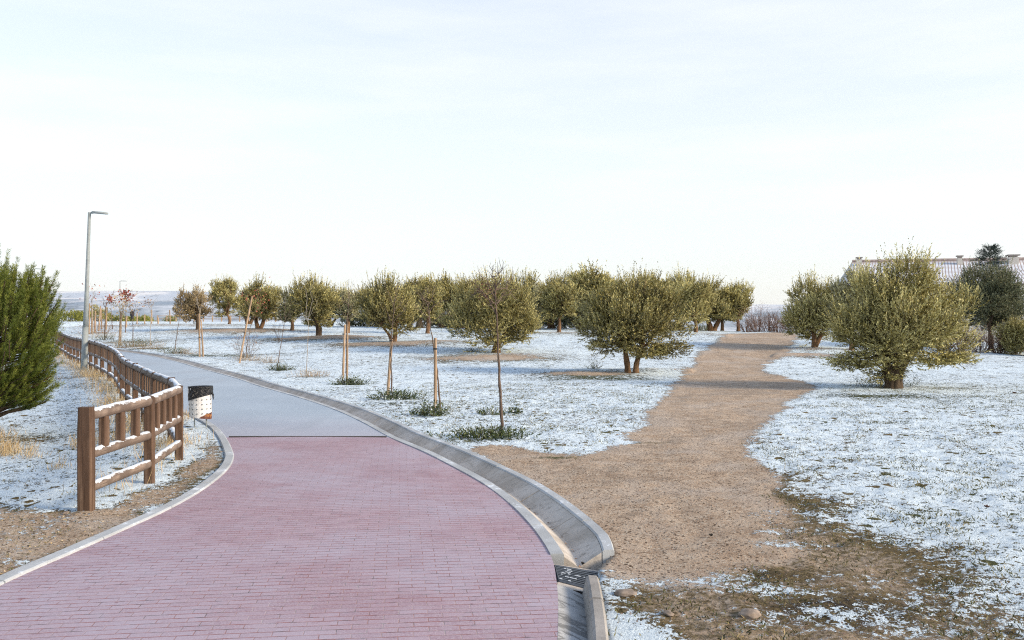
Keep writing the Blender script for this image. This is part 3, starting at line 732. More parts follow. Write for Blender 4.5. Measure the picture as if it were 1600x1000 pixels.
for i in range(9):
    t = i / 8; n = 48
    for k in range(n):
        th = 2 * math.pi * k / n
        zlow = H1 - .22 + .10 * (math.cos(th) + 1) * .5 * 1.1; z = zlow + (H1 + .035 - zlow) * min(1, t * 1.25)
        rr = R_ * (1.06 + .05 * mnoise.noise(Vector((math.cos(th) * 4, math.sin(th) * 4, t * 3)))) + .012 * mnoise.noise(Vector((th * 5, z * 30, 1)))
        if t > .8: rr *= 1 - (t - .8) * 1.4
        if t > .8: z -= (t - .8) * .25
        vs.append((math.cos(th) * rr, math.sin(th) * rr * .88, z))
for i in range(8):
    for k in range(48): fs.append((i * 48 + k, i * 48 + (k + 1) % 48, (i + 1) * 48 + (k + 1) % 48, (i + 1) * 48 + k))
fs.append(tuple(8 * 48 + k for k in range(48)))
bagm.add(vs, fs)
bagm.tube([(R_ * 1.06, -.02, H1 - .1), (R_ * 1.16, -.03, H1 - .12), (R_ * 1.18, -.03, H1 - .2)], [.02, .016, .006], 6)
bagm.build('bin_bag', M['bag'], lb_, smooth=True)
for sx in (-1, 1):
    mb = MB(); mb.tube([(sx * .10, 0, -.1), (sx * .10, 0, .3)], .012, 6); mb.build('leg', M['galv'], lb_)

# ------------------------------------------------------------------ lamps
def street_lamp(x, y, z, H, label, lean=0, rz=0, armlen=.55):
    e = empty('street_lamp', (x, y, z), label, 'street lamp', 'street lamps along the path', rz)
    mb = MB(); mb.tube([(0, 0, -.2), (0, 0, 1.36)], [.097, .088], 16); mb.tube([(0, 0, 1.355), (0, 0, 1.385)], .094, 16); mb.build('pole_base', M['galv'], e, smooth=True)
    mb = MB(); mb.tube([(0, 0, 1.38), (0, 0, H * .5), (0, 0, H)], [.078, .062, .045], 16); mb.build('pole', M['galv'], e, smooth=True)
    mb = MB(); mb.tube([(-.02, 0, H - .03), (.12, 0, H - .02)], .022, 8); mb.build('arm', M['galv'], e)
    mb = MB(); vs = []; fs = []; n = 14
    prof = [(.06, .03), (.10, .06), (.20, .11), (.36, .12), (.50, .10), (.575, .05), (.59, .015)]
    for px_, w_ in prof:
        for k in range(n):
            th = 2 * math.pi * k / n; vs.append((px_ * armlen / .55, math.cos(th) * w_, H - .005 - .05 * (px_ - .1) + math.sin(th) * (.050 if math.sin(th) > 0 else .026) * min(1, w_ / .06)))
    for i in range(len(prof) - 1):
        for k in range(n): fs.append((i * n + k, (i + 1) * n + k, (i + 1) * n + (k + 1) % n, i * n + (k + 1) % n))
    fs += [tuple(range(n)), tuple((len(prof) - 1) * n + k for k in range(n - 1, -1, -1))]
    mb.add(vs, fs); mb.build('lamp_head', M['galv'], e, smooth=True)
    if lean: e.rotation_euler.y = lean
    return e
ly = 28.7; lx = (131.2 - 800) * ly / F
street_lamp(lx, ly, gz(lx, ly), 5.0, 'tall galvanised street lamp standing at the bend of the wooden fence', lean=.035)
ly = 125; lx = (187.5 - 800) * ly / F
street_lamp(lx, ly, gz(lx, ly), 1.8 + 61 * ly / F - gz(lx, ly), 'far street lamp rising behind the red leaved saplings', armlen=.9)
ly = 96; lx = (54 - 800) * ly / F
street_lamp(lx, ly, gz(lx, ly), 1.8 + 80 * ly / F - gz(lx, ly), 'far street lamp whose head shows above the pine', armlen=.7)

# ------------------------------------------------------------------ foliage
def leaf_mesh(P, D, L, w, tint, rng, S=None):
    """One narrow four-cornered leaf per row."""
    n = len(P)
    if S is None: S = rng.normal(size=(n, 3))
    S = np.cross(D, S); S /= np.linalg.norm(S, axis=1, keepdims=True) + 1e-9
    L = np.asarray(L).reshape(-1, 1) * np.ones((n, 1)); w = np.asarray(w).reshape(-1, 1) * np.ones((n, 1))
    V = np.stack([P, P + D * L * .45 + S * w, P + D * L, P + D * L * .45 - S * w], 1).reshape(-1, 3)
    Fq = np.arange(4 * n).reshape(n, 4)
    return V, Fq, np.repeat(tint, 4)

def unit(a): return a / (np.linalg.norm(a, axis=-1, keepdims=True) + 1e-9)

def twig_leaves(P, D, Lt, nl, leafL, leafW, rng, tint_t, curve=.25, spread=.75, tip=0.0):
    """Twigs at P along D; nl leaves along each."""
    n = len(P); s = (np.arange(nl) + .5) / nl
    side = unit(np.cross(D, rng.normal(size=(n, 3))))
    Lt = np.asarray(Lt).reshape(-1, 1, 1) * np.ones((n, 1, 1))
    pos = P[:, None] + D[:, None] * Lt * s[None, :, None] + (np.array([0, 0, 1.0]) * curve * Lt) * (s ** 2)[None, :, None]
    rd = rng.normal(size=(n, nl, 3)); dirs = unit(D[:, None] * .9 + unit(rd) * spread + np.array([0, 0, .15]))
    ti = np.clip(tint_t[:, None] + tip * (s[None] - .5) + rng.normal(size=(n, nl)) * .16, 0, 1)
    k = n * nl
    lens = leafL * rng.uniform(.7, 1.25, k)
    return leaf_mesh(pos.reshape(k, 3), dirs.reshape(k, 3), lens, leafW * rng.uniform(.75, 1.2, k), ti.reshape(k), rng)

def crown_points(lobes, n, rng, shell=(.62, 1.0)):
    """Points in the shells of a set of ellipsoids, none deep inside another one."""
    Ls = np.array(lobes, float); area = (Ls[:, 3] * Ls[:, 4] + Ls[:, 3] * Ls[:, 5] + Ls[:, 4] * Ls[:, 5]); pr = area / area.sum()
    out_p, out_n = [], []; got = 0
    while got < n:
        k = rng.choice(len(Ls), n, p=pr); u = unit(rng.normal(size=(n, 3))); r = rng.uniform(shell[0] ** 2, shell[1] ** 2, n) ** .5
        p = Ls[k, :3] + u * Ls[k, 3:] * r[:, None]
        keep = np.ones(n, bool)
        for i, l in enumerate(Ls):
            q = np.linalg.norm((p - l[:3]) / l[3:], axis=1); keep &= ~((q < .55) & (k != i))
        out_p.append(p[keep]); out_n.append(unit(u / Ls[k, 3:])[keep]); got += keep.sum()
    return np.concatenate(out_p)[:n], np.concatenate(out_n)[:n]

def make_lobes(W, z0, z1, rng, n=14, cx=0, cy=0, depth=1.0, main=None):
    """Uneven crown: a core with clumps on and around it."""
    z1 -= .32; W -= .38
    zc = z0 * .5 + z1 * .5; rz_ = (z1 - z0) / 2; R = W / 2
    lobes = [(cx, cy, zc, R * .52, R * .52 * depth, rz_ * .55)]
    for i in range(n):
        th = 2 * math.pi * (i + rng.uniform(0, .7)) / n * 2.4; ph = rng.uniform(-1.0, 1.0)
        c = max(0, 1 - abs(ph) ** 2.8) ** (1 / 2.8); f = rng.uniform(.50, .92)
        s = (rng.uniform(.32, .46) - (f - .5) * .42) * (1.15 if rng.uniform() < .3 else .9)
        lobes.append((cx + math.cos(th) * c * R * f, cy + math.sin(th) * c * R * f * depth, zc + ph * rz_ * .66, R * s, R * s * depth, min(rz_ * .5, R * s * rng.uniform(.7, 1.1))))
    A = np.array(lobes); lo = (A[:, [0, 2]] - A[:, [3, 5]]).min(0); hi = (A[:, [0, 2]] + A[:, [3, 5]]).max(0)
    kx = W / (hi[0] - lo[0]); kz = (z1 - z0) / (hi[1] - lo[1])
    A[:, 0] = (A[:, 0] - lo[0]) * kx + cx - R; A[:, 2] = (A[:, 2] - lo[1]) * kz + z0; A[:, 3] *= kx; A[:, 5] *= kz
    return [tuple(a) for a in A]

def limb_path(a, b, rng, wob=.12, n=5):
    a, b = np.array(a, float), np.array(b, float); L = np.linalg.norm(b - a); pts = []
    for i in range(n + 1):
        t = i / n; p = a * (1 - t) + b * t + rng.normal(size=3) * wob * L * (0 < i < n) * .4; p[2] += math.sin(t * math.pi) * L * .06; pts.append(tuple(p))
    return pts

def olive(seed, W, H, z0, trunks, n_twigs=1500, leaf=.085, mat='olive', bark='olive_bark', n_lobes=22, lobes=None, sprouts=30, depth=1.0, cx=0, name='olive_tree', up=.55, trunk_r=.1, voids=()):
    """Builds crown and trunk meshes in local coordinates; returns them for use in one or more trees."""
    rng = np.random.default_rng(seed)
    lobes = lobes or make_lobes(W, z0, H * .96, rng, n_lobes, cx, 0, depth)
    n_twigs = int(n_twigs * 1.5); P, Nn = crown_points(lobes, int(n_twigs * .8), rng)
    gap = np.array([mnoise.noise(Vector(tuple(p * 2.9 / max(1, W / 3))) + Vector((seed * 1.7, 3, 0))) for p in P])
    kp = (gap > .0) | (rng.uniform(0, 1, len(P)) < .08); P, Nn = P[kp], Nn[kp]
    voids = list(voids)
    if not voids:
        for q in range(7):
            l = lobes[rng.integers(0, len(lobes))]; u = unit(rng.normal(size=3) + np.array([0, -.8, -.1])); voids.append((l[0] + u[0] * l[3], l[1] + u[1] * l[4], l[2] + u[2] * l[5], W * rng.uniform(.07, .12), W * .10, W * rng.uniform(.05, .09)))
    for v in voids:
        inside = np.linalg.norm((P - np.array(v[:3])) / np.array(v[3:]), axis=1) < 1; kp = ~inside | (rng.uniform(0, 1, len(P)) < .10); P, Nn = P[kp], Nn[kp]
    P2, N2 = crown_points(lobes, int(n_twigs * .2), rng, (.15, .7))
    P = np.concatenate([P, P2]); Nn = np.concatenate([Nn, N2])
    lump = np.array([mnoise.noise(Vector(tuple(p * 1.35)) + Vector((seed * .9, 0, 5))) + .5 * mnoise.noise(Vector(tuple(p * 3.1)) + Vector((seed, 9, 0))) for p in P])
    P = P + unit(P - np.array([cx, 0, (z0 + H) / 2])) * (lump * .17 * W)[:, None] * np.array([1, 1, .8])
    D = unit(Nn * .75 + np.array([0, 0, up]) + rng.normal(size=P.shape) * .26)
    low = P[:, 2] < z0 + (H - z0) * .15; D[low] = unit(D[low] * np.array([1, 1, .2]) - np.array([0, 0, .25]))
    Lt = rng.uniform(.16, .46, len(P)) * min(1.2, W / 2.6)
    top = (P[:, 2] > z0 + (H - z0) * .7); sp_ = np.flatnonzero(top)
    if len(sp_) and sprouts:
        s_ = rng.choice(sp_, min(sprouts, len(sp_)), replace=False); Lt[s_] *= rng.uniform(1.2, 1.75, len(s_)); D[s_] = unit(D[s_] + np.array([0, 0, 1.2]))
    clump = np.array([mnoise.noise(Vector(tuple(p * 2.1)) + Vector((seed, 0, 0))) for p in P]) * .45
    tint = np.clip(.42 + clump + rng.normal(size=len(P)) * .13, 0, 1)
    V, Fq, T = twig_leaves(P, D, Lt, 16, leaf, leaf * .20, rng, tint, curve=.30, spread=.65, tip=.55)  # tip gradient: paler young leaves, deepened to paint inner crown shade into the tint
    cme = np_mesh('crown', V, Fq, False, dict(tint=T)); cme.materials.append(M[mat])
    mb = MB()
    Ls = lobes[1:] if len(lobes) > 1 else lobes
    for ti, tr in enumerate(trunks):
        pts = resample(tr['p'], .12); n = len(pts); rad = [tr['r'] * (1 - .45 * i / (n - 1)) * (1 + .75 * max(0, 1 - i / 2.5) * .5) for i in range(n)]
        mb.tube(pts, rad, 10, wob=.35, seed=seed + ti * 5)
        tip = pts[-1]
        pick = sorted(Ls, key=lambda l: (l[0] - tip.x) ** 2 + (l[1] - tip.y) ** 2 + .3 * (l[2] - tip.z) ** 2)[ti % 2::max(1, len(Ls) // 7)]
        for l in pick[:7]:
            e = (l[0] * .9, l[1] * .9, l[2])
            pa = limb_path(tuple(tip), e, rng); mb.tube(pa, list(np.linspace(tr['r'] * .5, .012, len(pa))), 6, wob=.2, seed=seed)
            for q in range(3):
                b0 = pa[3]; e2 = (e[0] + rng.normal() * .3, e[1] + rng.normal() * .3, e[2] + rng.uniform(0, .4)); pb = limb_path(b0, e2, rng, .15, 3); mb.tube(pb, [tr['r'] * .2, .012, .008, .004], 4)
    me = bpy.data.meshes.new('trunk'); me.from_pydata(mb.v, [], mb.f); me.materials.append(M[bark]); me.polygons.foreach_set('use_smooth', [True] * len(mb.f)); me.update()
    return cme, me

def plant_tree(name, meshes, loc, label, cat, group, rz=0, sc=(1, 1, 1)):
    e = empty(name, loc, label, cat, group, rz); e.scale = sc
    for nm, me in zip(('crown', 'trunk'), meshes):
        o = bpy.data.objects.new(nm, me); COL.objects.link(o); o.parent = e
    return e

GR = 'olive trees in the snowy grove'
def place(px, py, dmul=1.0):
    h = hit(px, py); return h
def tree_at(px, py_base, seed, label, cl, cr, top, bot, trunks=None, copy=None, d=None, group=GR, rz=0, depth=1.0, **kw):
    """Crown spans cl..cr in x and top..bot in y of the photo, trunk foot at (px, py_base)."""
    h = hit(px, py_base) if d is None else Vector(((px - 800) * d / F, d, gz((px - 800) * d / F, d)))
    s = h.y / F; W_ = (cr - cl) * s; Ht = CAMZ - (top - 500) * s - h.z; zb = CAMZ - (bot - 500) * s - h.z; cx = ((cl + cr) / 2 - px) * s
    trunks = trunks or [dict(p=[(0, 0, -.15), (.03, 0, .4), (cx * .3, .05, max(.8, zb + .2))], r=.13)]
    meshes = olive(seed, W_, Ht, zb, trunks, cx=cx, depth=depth, **kw)
    return plant_tree('olive_tree', meshes, (h.x, h.y, h.z - .02), label, 'olive tree', group, rz), meshes, (W_, Ht)

# big one at the right
d_ = hit(1398, 606); s_ = d_.y / F
def Lb(px, py, r, ry=None, rz=None, dy=0): return ((px - 1398) * .96 * s_, dy, CAMZ - (522 + (py - 522) * .91 - 500) * s_ - d_.z, (r - 2) * s_, (ry or r) * s_, (rz or r) * .88 * s_)
lobes = [Lb(1405, 495, 58, 52, 52), Lb(1420, 440, 28, 30, 24), Lb(1400, 452, 34, 36, 26), Lb(1368, 458, 28, 36, 20), Lb(1345, 492, 30, 36, 26, -.1), Lb(1330, 528, 28, 36, 22), Lb(1348, 556, 30, 34, 16), Lb(1450, 470, 28, 36, 26), Lb(1478, 498, 30, 36, 24),
         Lb(1484, 535, 26, 32, 22), Lb(1452, 552, 32, 34, 20), Lb(1402, 540, 32, 34, 24, -.3), Lb(1390, 500, 30, 32, 28, -.85), Lb(1440, 510, 30, 32, 26, -.8), Lb(1500, 478, 14, 20, 12), Lb(1318, 502, 14, 22, 12), Lb(1416, 424, 13, 14, 12), Lb(1440, 450, 22, 26, 18),
         Lb(1362, 535, 26, 28, 22, -.7), Lb(1400, 520, 36, 40, 28, .8), Lb(1460, 515, 30, 34, 24, .8), Lb(1330, 566, 24, 28, 11, .1), Lb(1482, 562, 18, 22, 10), Lb(1388, 574, 14, 16, 10, -.35), Lb(1422, 572, 14, 16, 9, -.3), Lb(1392, 578, 9, 12, 9, .1), Lb(1372, 598, 8, 14, 5, -.2)]
ms = olive(101, 3.6, 3.6, .5, [dict(p=[(-.08, 0, -.15), (-.14, 0, .35), (-.26, .05, .9)], r=.19), dict(p=[(.05, .02, -.15), (.10, .02, .3), (.38, 0, .95)], r=.15), dict(p=[(0, -.05, -.15), (-.02, -.06, .3), (.05, 0, .9)], r=.15)],
           n_twigs=7000, leaf=.070, bark='olive_bark_dark', lobes=lobes, sprouts=30, voids=[Lb(1352, 528, 20, 22, 18, -.75), Lb(1378, 556, 18, 20, 13, -.6), Lb(1420, 500, 13, 16, 16, -1.0), Lb(1440, 545, 15, 18, 11, -.8), Lb(1345, 505, 14, 18, 12, -.7), Lb(1395, 465, 12, 16, 11, -.7)])
plant_tree('olive_tree', ms, d_, 'largest olive tree with peaked crown and thick dark base right of the dirt path', 'olive tree', GR)
# two-trunk one at centre
d_ = hit(988, 584); s_ = d_.y / F
def Lb(px, py, r, ry=None, rz=None, dy=0): return ((px - 988) * .95 * s_, dy, CAMZ - (520 + (py - 520) * .88 - 500) * s_ - d_.z, (r - 1) * s_, (ry or r) * s_, (rz or r) * .9 * s_)
lobes = [Lb(990, 500, 52, 48, 38), Lb(942, 488, 28, 36, 24), Lb(930, 518, 22, 30, 18), Lb(952, 540, 30, 32, 14), Lb(1032, 488, 30, 36, 24), Lb(1052, 512, 20, 28, 20), Lb(1050, 542, 16, 26, 12), Lb(1005, 545, 30, 36, 15), Lb(990, 462, 34, 36, 14),
         Lb(955, 465, 24, 28, 14), Lb(1030, 468, 22, 26, 14), Lb(980, 500, 34, 36, 28, -.7), Lb(1012, 510, 30, 32, 24, -.65), Lb(950, 508, 26, 28, 22, -.55), Lb(998, 446, 8, 10, 10), Lb(972, 450, 7, 9, 8), Lb(920, 480, 12, 20, 12)]
ms = olive(102, 3.4, 3.3, .7, [dict(p=[(-.12, 0, -.15), (-.17, 0, .35), (-.24, .05, .85)], r=.115), dict(p=[(.10, .0, -.15), (.14, .0, .3), (.30, 0, .9)], r=.115)], n_twigs=5200, leaf=.075, lobes=lobes, sprouts=60)
T988 = plant_tree('olive_tree', ms, d_, 'round olive tree on two splayed trunks just left of the dirt path', 'olive tree', GR)

_, ms775, wh775 = tree_at(775, 551, 103, 'wide olive tree behind the tallest bare sapling with a brown mound at its foot', 692, 845, 424, 545, [dict(p=[(0, 0, -.15), (.02, 0, .35), (.0, 0, .95)], r=.17), dict(p=[(.1, 0, -.1), (.16, 0, .4), (.5, 0, 1.1)], r=.09)],
                          n_twigs=4600, leaf=.082, n_lobes=28, sprouts=80)
_, ms613, wh613 = tree_at(614, 535, 104, 'olive tree with forked leaning trunk above an orange earth mound', 553, 655, 432, 522, [dict(p=[(0, 0, -.1), (-.18, 0, .35), (-.62, 0, .95)], r=.085), dict(p=[(.04, 0, -.1), (.1, 0, .4), (.12, 0, 1.2)], r=.13)],
                          n_twigs=2600, leaf=.09, sprouts=70)
_, ms497, wh497 = tree_at(497, 528, 105, 'dense olive tree with a single stout dark bent trunk behind the forked bare sapling', 446, 530, 432, 512, [dict(p=[(0, 0, -.1), (.03, 0, .5), (-.15, 0, 1.0), (-.3, 0, 1.4)], r=.17)], n_twigs=2600, leaf=.09, bark='olive_bark_dark')
_, ms405, wh405 = tree_at(404, 516, 106, 'olive tree on a V shaped trunk behind the leaning stake', 370, 444, 433, 500, [dict(p=[(0, 0, -.1), (-.15, 0, .6), (-.35, 0, 1.6)], r=.13), dict(p=[(.05, 0, -.1), (.35, 0, .7), (.65, 0, 1.5)], r=.13)], n_twigs=2200, leaf=.095)
_, ms1273, wh1273 = tree_at(1272, 544, 107, 'grey green olive tree with short pinkish trunk on the right edge of the dirt path', 1222, 1325, 424, 533, [dict(p=[(0, 0, -.15), (.02, 0, .35), (-.05, 0, .8)], r=.16), dict(p=[(.05, 0, .15), (.25, 0, .5), (.45, 0, .95)], r=.12)],
                            n_twigs=3000, leaf=.088, n_lobes=24, sprouts=60)
_, ms1545, wh1545 = tree_at(1548, 538, 108, 'dark olive tree in front of the tiled roof', 1482, 1602, 408, 516, n_twigs=4200, leaf=.088, mat='olive_dark', bark='olive_bark_dark', d=42)
_, ms873, _ = tree_at(873, 521, 109, 'slender olive tree whose foliage reaches down its trunk left of the two trunked olive', 846, 908, 432, 500, n_twigs=1900, leaf=.095)
_, mspale, _ = tree_at(830, 521, 110, 'pale drooping olive crown just right of the wide olive tree', 806, 852, 440, 520, n_twigs=1500, leaf=.095, mat='olive_pale')
_, mstan, _ = tree_at(308, 517, 111, 'tan leaved tree at the left end of the olive row', 273, 330, 447, 500, [dict(p=[(0, 0, -.1), (.0, 0, .9), (-.1, 0, 1.8)], r=.09)], n_twigs=1300, leaf=.095, mat='tan_leaf', bark='olive_bark_dark')
tree_at(358, 508, 112, 'tall olive tree on a straight brown trunk behind the thin pale stake', 324, 374, 428, 495, n_twigs=1900, leaf=.105)
tree_at(543, 520, 113, 'pale thin crowned olive tree showing behind the double stake', 524, 564, 446, 500, n_twigs=1100, leaf=.10, mat='olive_pale')
tree_at(1087, 519, 114, 'tall olive tree standing right behind the two trunked olive', 1038, 1122, 424, 508, n_twigs=2600, leaf=.095, mat='olive', group=GR)
tree_at(1128, 516, 115, 'low olive tree between the tall olive and the path crest tree', 1098, 1160, 447, 508, n_twigs=1500, leaf=.10)
tree_at(1153, 516, 116, 'olive tree closest to the crest of the dirt path with bare stem showing', 1124, 1178, 440, 500, n_twigs=1700, leaf=.10)
tree_at(1330, 538, 117, 'pale feathery olive tree peeping out left of the largest olive', 1296, 1372, 412, 520, n_twigs=2000, leaf=.09, mat='olive_pale', d=40)
tree_at(668, 521, 118, 'small olive tree in the gap between the forked olive and the wide olive', 648, 692, 447, 500, n_twigs=1100, leaf=.10)
tree_at(456, 518, 119, 'pale olive tree half hidden left of the dense dark trunked olive', 432, 470, 452, 505, n_twigs=900, leaf=.10, mat='olive_pale')
# farther row closing the gaps between the front trees, copies with labels of their own
back = [(388, 'farthest olive crown filling the gap behind the V trunk olive', 77, ms405, .95), (640, 'distant olive behind the gap right of the forked olive', 66, ms613, 1.0), (690, 'distant olive low behind the left side of the wide olive', 64, ms873, 1.1),
        (720, 'distant olive directly behind the wide olive tree', 62, ms497, 1.0), (905, 'distant olive showing left of the two trunked olive', 62, ms613, 1.05), (955, 'distant olive directly behind the two trunked olive', 62, ms405, 1.0),
        (1012, 'distant olive behind the right half of the two trunked olive', 60, ms497, 1.05), (1062, 'distant olive behind the tall olive by the path', 60, ms873, 1.1), (590, 'distant olive behind the left half of the forked olive', 66, ms497, .9),
        (835, 'distant olive behind the pale drooping crown', 58, ms613, 1.0), (860, 'distant olive filling in just left of the slender olive', 64, ms405, 1.1), (932, 'distant olive behind the left shoulder of the two trunked olive', 57, ms873, 1.2),
        (985, 'distant olive straight behind the splayed trunks', 64, ms497, 1.1), (1038, 'distant olive right behind the gap between the two trunked and the tall olive', 63, ms613, 1.1), (1112, 'distant olive behind the low olive by the crest', 60, ms405, 1.0),
        (655, 'distant olive just right of the forked olive', 60, ms497, .95), (745, 'distant olive behind the middle of the wide olive', 66, ms405, 1.1), (517, 'distant olive in the gap right of the dense dark trunked olive', 68, ms613, .9)]
for i, (px, lab, d, msx, sc) in enumerate(back):
    x = (px - 800) * d / F; z = gz(x, d)
    plant_tree('olive_tree', msx, (x, d, z), lab, 'olive tree', GR, rz=1.3 * i + .7, sc=(sc * 1.42, sc * 1.42, sc * 1.08))

# ------------------------------------------------------------------ bushes
def bush(name, px, d, W_, H_, label, cat, group, mat='bush', n=500, leaf=.12, seed=1, bark='olive_bark_dark', zoff=0, nl=9):
    rng = np.random.default_rng(seed); x = (px - 800) * d / F; z = gz(x, d)
    lobes = make_lobes(W_, -.1, H_ * .95, rng, nl)
    P, Nn = crown_points(lobes, n, rng, (.5, 1)); D = unit(Nn * .8 + np.array([0, 0, .5]) + rng.normal(size=P.shape) * .3)
    tint = np.clip(.5 + rng.normal(size=n) * .2, 0, 1)
    V, Fq, T = twig_leaves(P, D, rng.uniform(.15, .4, n), 12, leaf, leaf * .2, rng, tint)
    e = empty(name, (x, d, z + zoff), label, cat, group)
    link('foliage', np_mesh('foliage', V, Fq, False, dict(tint=T)), e, [M[mat]])
    mb = MB()
    for k in range(7):
        l = lobes[1 + k % nl]; mb.tube(limb_path((rng.normal() * .08, rng.normal() * .08, -.1), l[:3], rng, .1, 3), [.035, .025, .015, .006], 5)
    mb.build('stem', M[bark], e)
    return e
GB = 'green bushes along the far edge of the path'
for i, (px, d, w, h, lab) in enumerate([(108, 88, 2.6, 1.35, 'rounded bright green bush between the pine and the lamp post'), (131, 92, 1.9, 1.15, 'bright green bush right beside the lamp post'), (155, 100, 2.6, 2.1, 'tall dark green bush behind the cluster of stakes'),
                                        (179, 105, 2.9, 1.2, 'bright bush between the stake cluster and the leaning pole of the far lamp'), (198, 110, 2.2, 1.0, 'small bush left of the walking person'), (221, 115, 2.9, 1.2, 'bright bush right of the walking person'),
                                        (233, 118, 1.6, .9, 'little bush at the right of the bright far bushes'), (243, 122, 1.7, .75, 'lone small bush where the far railing begins'), (266, 128, 2.4, 1.9, 'round green bush behind the far railing')]):
    k_ = (d + 42) / d; d += 42; w *= k_; h *= k_
    bush('bush', px, d, w, h, lab, 'bush', GB, mat='bush' if i != 2 else 'olive', n=420, leaf=.16, seed=200 + i)
bush('bush', 1588, 40, 1.9, 1.75, 'yellow green bush with upright stems at the right edge under the dark olive', 'bush', 'bushes at the right edge', mat='olive', n=1900, leaf=.08, seed=221)
bush('bush', 1625, 39, 1.5, 1.5, 'yellow green bush cut by the right edge of the view', 'bush', 'bushes at the right edge', mat='olive', n=1200, leaf=.08, seed=222)

for i, px in enumerate([560, 598, 632, 668, 702, 742, 790, 836, 872, 908, 944, 1004, 1048, 1090]):
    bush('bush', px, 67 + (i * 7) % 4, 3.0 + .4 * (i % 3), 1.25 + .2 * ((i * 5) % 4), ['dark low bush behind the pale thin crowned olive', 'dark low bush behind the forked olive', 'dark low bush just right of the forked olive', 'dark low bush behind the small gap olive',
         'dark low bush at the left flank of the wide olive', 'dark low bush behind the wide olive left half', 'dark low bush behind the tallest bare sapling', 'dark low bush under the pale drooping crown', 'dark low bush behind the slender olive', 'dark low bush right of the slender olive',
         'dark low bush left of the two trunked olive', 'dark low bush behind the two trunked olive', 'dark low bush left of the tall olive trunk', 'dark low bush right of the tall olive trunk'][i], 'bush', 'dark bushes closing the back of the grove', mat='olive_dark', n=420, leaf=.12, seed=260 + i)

def bare_shrub(name, loc, W_, H_, n, label, cat, group, mat='red_bark', seed=1, leaves=0, leaf_mat='rust_leaf', r0=.012):
    rng = np.random.default_rng(seed); e = empty(name, loc, label, cat, group); mb = MB(); tips = []
    for k in range(n):
        th = rng.uniform(0, 2 * math.pi); q = rng.uniform(0, 1) ** .6; b = (math.cos(th) * W_ * .12 * q, math.sin(th) * W_ * .12 * q, -.05)
        t = (math.cos(th) * W_ * .5 * q, math.sin(th) * W_ * .5 * q, H_ * rng.uniform(.6, 1) * (1 - .35 * q * q))
        p = limb_path(b, t, rng, .1, 4); mb.tube(p, [r0, r0 * .75, r0 * .55, r0 * .4, r0 * .2], 4); tips.append(t)
        for j in range(4):
            i0 = rng.integers(1, 4); a = np.array(p[i0]); dv = unit(np.array(t) - np.array(b) + rng.normal(size=3) * .45 * H_); Lb_ = rng.uniform(.2, .4) * H_
            mb.tube([tuple(a), tuple(a + dv * Lb_ * .5 + rng.normal(size=3) * .02), tuple(a + dv * Lb_)], [r0 * .5, r0 * .35, r0 * .15], 3); tips.append(tuple(a + dv * Lb_ * .8))
    mb.build('twigs' if False else 'branches', M[mat], e)
    if leaves:
        P = np.array(tips)[rng.integers(0, len(tips), leaves)] + rng.normal(size=(leaves, 3)) * .06 * W_
        V, Fq, T = leaf_mesh(P, unit(rng.normal(size=(leaves, 3))), rng.uniform(.03, .07, leaves), .014, rng.uniform(0, 1, leaves), rng)
        link('leaves', np_mesh('leaves', V, Fq, False, dict(tint=T)), e, [M[leaf_mat]])
    return e
GS = 'reddish bare shrubs along the crest'
shr = [(1168, 56, 2.0, 1.0), (1185, 57, 2.4, 1.9), (1202, 58, 2.2, 1.5), (1216, 57, 2.4, 1.2), (1240, 57, 2.4, 1.3)]
sl_ = ['low reddish shrub beside the last olive before the crest', 'tallest reddish bare shrub at the head of the dirt path', 'reddish bare shrub in the middle of the path crest', 'low rusty shrub at the right of the path crest', 'rusty shrub behind the grey green olive']
for i, ((px, d, w, h), lab) in enumerate(zip(shr, sl_)):
    x = (px - 800) * d / F; bare_shrub('shrub', (x, d, gz(x, d)), w, h, 34, lab, 'shrub', GS, seed=300 + i, leaves=500, r0=.016)
for i, (px, d, w, h, lab) in enumerate([(1505, 40, 2.2, 1.3, 'reddish brush between the largest olive and the dark olive'), (1532, 40.5, 2.2, 1.2, 'reddish brush under the dark olive crown'), (1562, 40.5, 2.2, 1.1, 'reddish brush left of the yellow green bush'), (1598, 42, 2.4, 1.5, 'reddish brush behind the yellow green bush'), (1475, 41, 2.0, 1.0, 'reddish brush behind the right side of the largest olive')]):
    x = (px - 800) * d / F; bare_shrub('shrub', (x, d, gz(x, d)), w, h, 34, lab, 'shrub', 'reddish brush at the right', seed=320 + i, leaves=500, r0=.014)
h = hit(385, 560); bare_shrub('shrub', (h.x, h.y, h.z), 1.35, 1.25, 14, 'bare rusty shrub behind the leaning stake', 'shrub', None, mat='sapling_bark', seed=340, leaves=260, r0=.009)
h = hit(436, 535); bare_shrub('shrub', (h.x, h.y, h.z), .7, 1.1, 4, 'small leafless shrub in the snow beyond the thin leaning sapling', 'shrub', None, mat='sapling_bark', seed=341, r0=.012)

